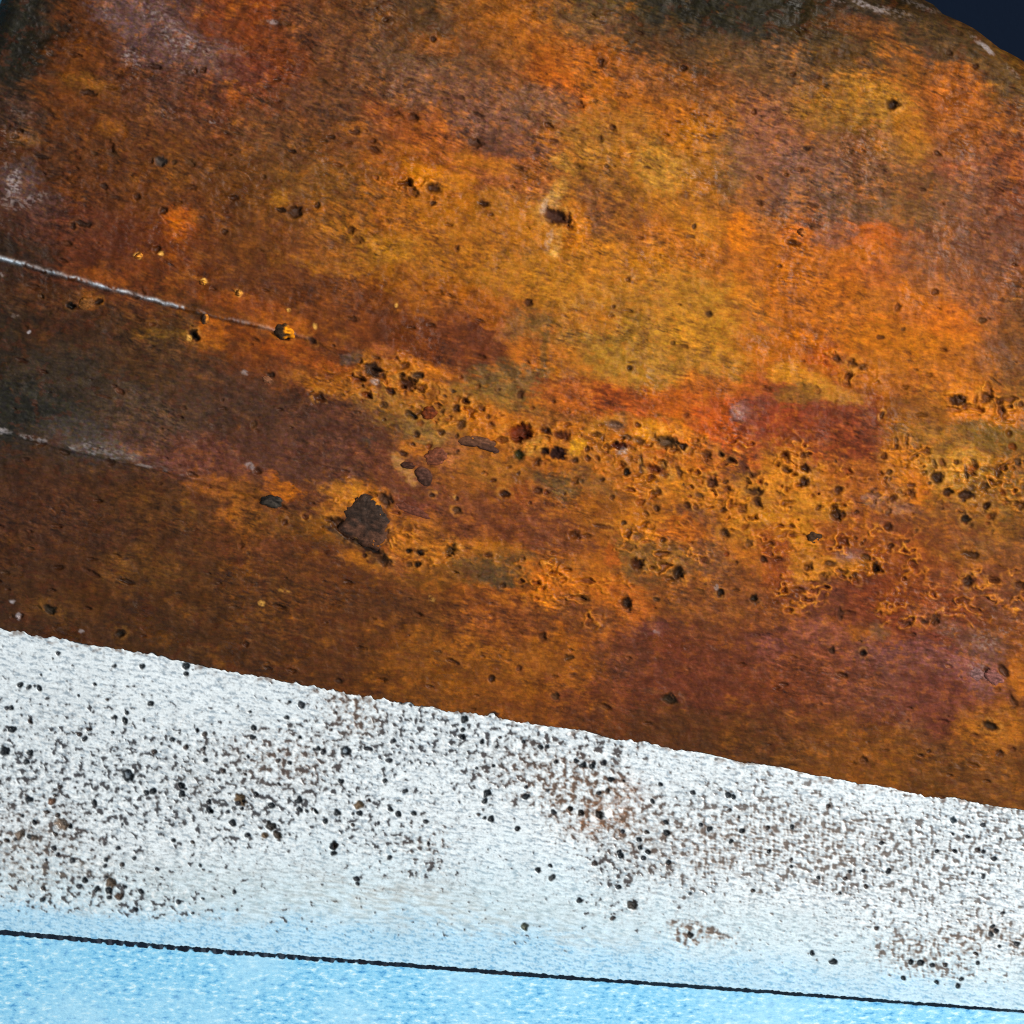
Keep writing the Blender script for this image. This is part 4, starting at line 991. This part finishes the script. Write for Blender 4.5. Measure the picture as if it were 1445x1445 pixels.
flake('rust_nodule', 405, 468, 13, 9, 0, (64, 46, 32), 7, 'rust lump with its lit side painted bright orange', facet=True, c2=(240, 146, 14), seed=11, sink=-2.0,
      outline=[(390, 466), (394, 459), (401, 460), (405, 457), (411, 464), (418, 474), (417, 479), (409, 477), (401, 481), (393, 476)])
flake('rust_nodule', 293, 450, 5, 11, 6, (92, 66, 50), 6, 'upright rust lump on the worn ridge', facet=True, c2=(196, 120, 40), seed=12)
flake('rust_nodule', 340, 416, 4, 5, 0, (150, 92, 34), 5, None, facet=True, c2=(220, 150, 60), seed=13)
flake('rust_nodule', 200, 364, 7, 4, -20, (150, 84, 24), 4, None, facet=True, c2=(226, 146, 50), seed=14)
flake('rust_nodule', 290, 401, 5, 3.5, 10, (160, 92, 26), 4, None, facet=True, c2=(240, 168, 60), seed=15)
flake('rust_nodule', 1129, 331, 7, 6, 30, (120, 62, 22), 4, None, facet=True, c2=(206, 122, 50), seed=16)
flake('rust_scale', 380, 537, 8, 5, 20, (140, 90, 60), 3, None, seed=17)
flake('rust_scale', 1400, 955, 14, 10, 30, (136, 84, 76), 3.0, None, seed=18)
flake('rust_scale', 1375, 950, 11, 9, 10, (130, 92, 88), 2.5, None, seed=19)

# ---------------------------------------------------------------- paper and bench
m, nt, N, L, bs = nodes_of('blue_paper')
tc = add_bump(nt, bs, [(1700, (1, 2.2, 1), 0.35, 0.00018), (4800, (1, 1.3, 1), 0.35, 0.00010)])
mp = N.new('ShaderNodeMapping')
mp.inputs['Rotation'].default_value = (0, 0, math.radians(6))
mp.inputs['Scale'].default_value = (1, 2.2, 1)
L.new(tc.outputs['Object'], mp.inputs['Vector'])
nz = N.new('ShaderNodeTexNoise')
nz.inputs['Scale'].default_value = 1350
nz.inputs['Detail'].default_value = 5
nz.inputs['Roughness'].default_value = 0.7
L.new(mp.outputs[0], nz.inputs['Vector'])
cr = N.new('ShaderNodeValToRGB')
e = cr.color_ramp.elements
e[0].position, e[0].color = 0.34, (*lin((58, 138, 196)), 1)
e[1].position, e[1].color = 0.64, (*lin((206, 236, 247)), 1)
k = e.new(0.44)
k.color = (*lin((120, 190, 228)), 1)
k = e.new(0.55)
k.color = (*lin((146, 206, 236)), 1)
L.new(nz.outputs['Fac'], cr.inputs[0])
nz2 = N.new('ShaderNodeTexNoise')
nz2.inputs['Scale'].default_value = 160
nz2.inputs['Detail'].default_value = 3
L.new(tc.outputs['Object'], nz2.inputs['Vector'])
mx_ = N.new('ShaderNodeMix')
mx_.data_type = 'RGBA'
mx_.inputs['B'].default_value = (*lin((172, 217, 240)), 1)
mr = N.new('ShaderNodeMapRange')
mr.inputs['From Min'].default_value = 0.45
mr.inputs['From Max'].default_value = 0.75
mr.inputs['To Max'].default_value = 0.6
L.new(nz2.outputs['Fac'], mr.inputs['Value'])
L.new(mr.outputs[0], mx_.inputs['Factor'])
L.new(cr.outputs[0], mx_.inputs['A'])
L.new(mx_.outputs['Result'], bs.inputs['Base Color'])
bs.inputs['Roughness'].default_value = 0.8
bs.inputs['Specular IOR Level'].default_value = 0.2
MAT_PAPER = m

m, nt, N, L, bs = nodes_of('navy_bench')
add_bump(nt, bs, [(900, (1, 1, 1), 0.3, 0.0002)])
bs.inputs['Base Color'].default_value = (*lin((14, 22, 36)), 1)
bs.inputs['Roughness'].default_value = 0.8
bs.inputs['Specular IOR Level'].default_value = 0.0
MAT_BENCH = m


def slab(name, outline, z_low, z_high, mat):
    n = len(outline)
    V = [(*p, z_low) for p in outline] + [(*p, z_high) for p in outline]
    me = bpy.data.meshes.new(name)
    me.from_pydata(V, [], [tuple(range(n))[::-1], tuple(range(n, 2 * n))] + [(i, (i + 1) % n, n + (i + 1) % n, n + i) for i in range(n)])
    me.materials.append(mat)
    o = bpy.data.objects.new(name, me)
    col.objects.link(o)
    return o


PAPER = 0.0004
bench = slab('bench_top', [(-0.3, -0.3), (0.3, -0.3), (0.3, 0.3), (-0.3, 0.3)], -0.02, -PAPER - 0.0001, MAT_BENCH)
bench['kind'] = 'structure'
paper = slab('paper_sheet', [(-0.16, -0.12), (0.14, -0.12), (0.14, -0.02), (0.02, 0.0), (0.005, 0.12), (-0.16, 0.12)], -PAPER, 0.0, MAT_PAPER)
paper['kind'] = 'structure'
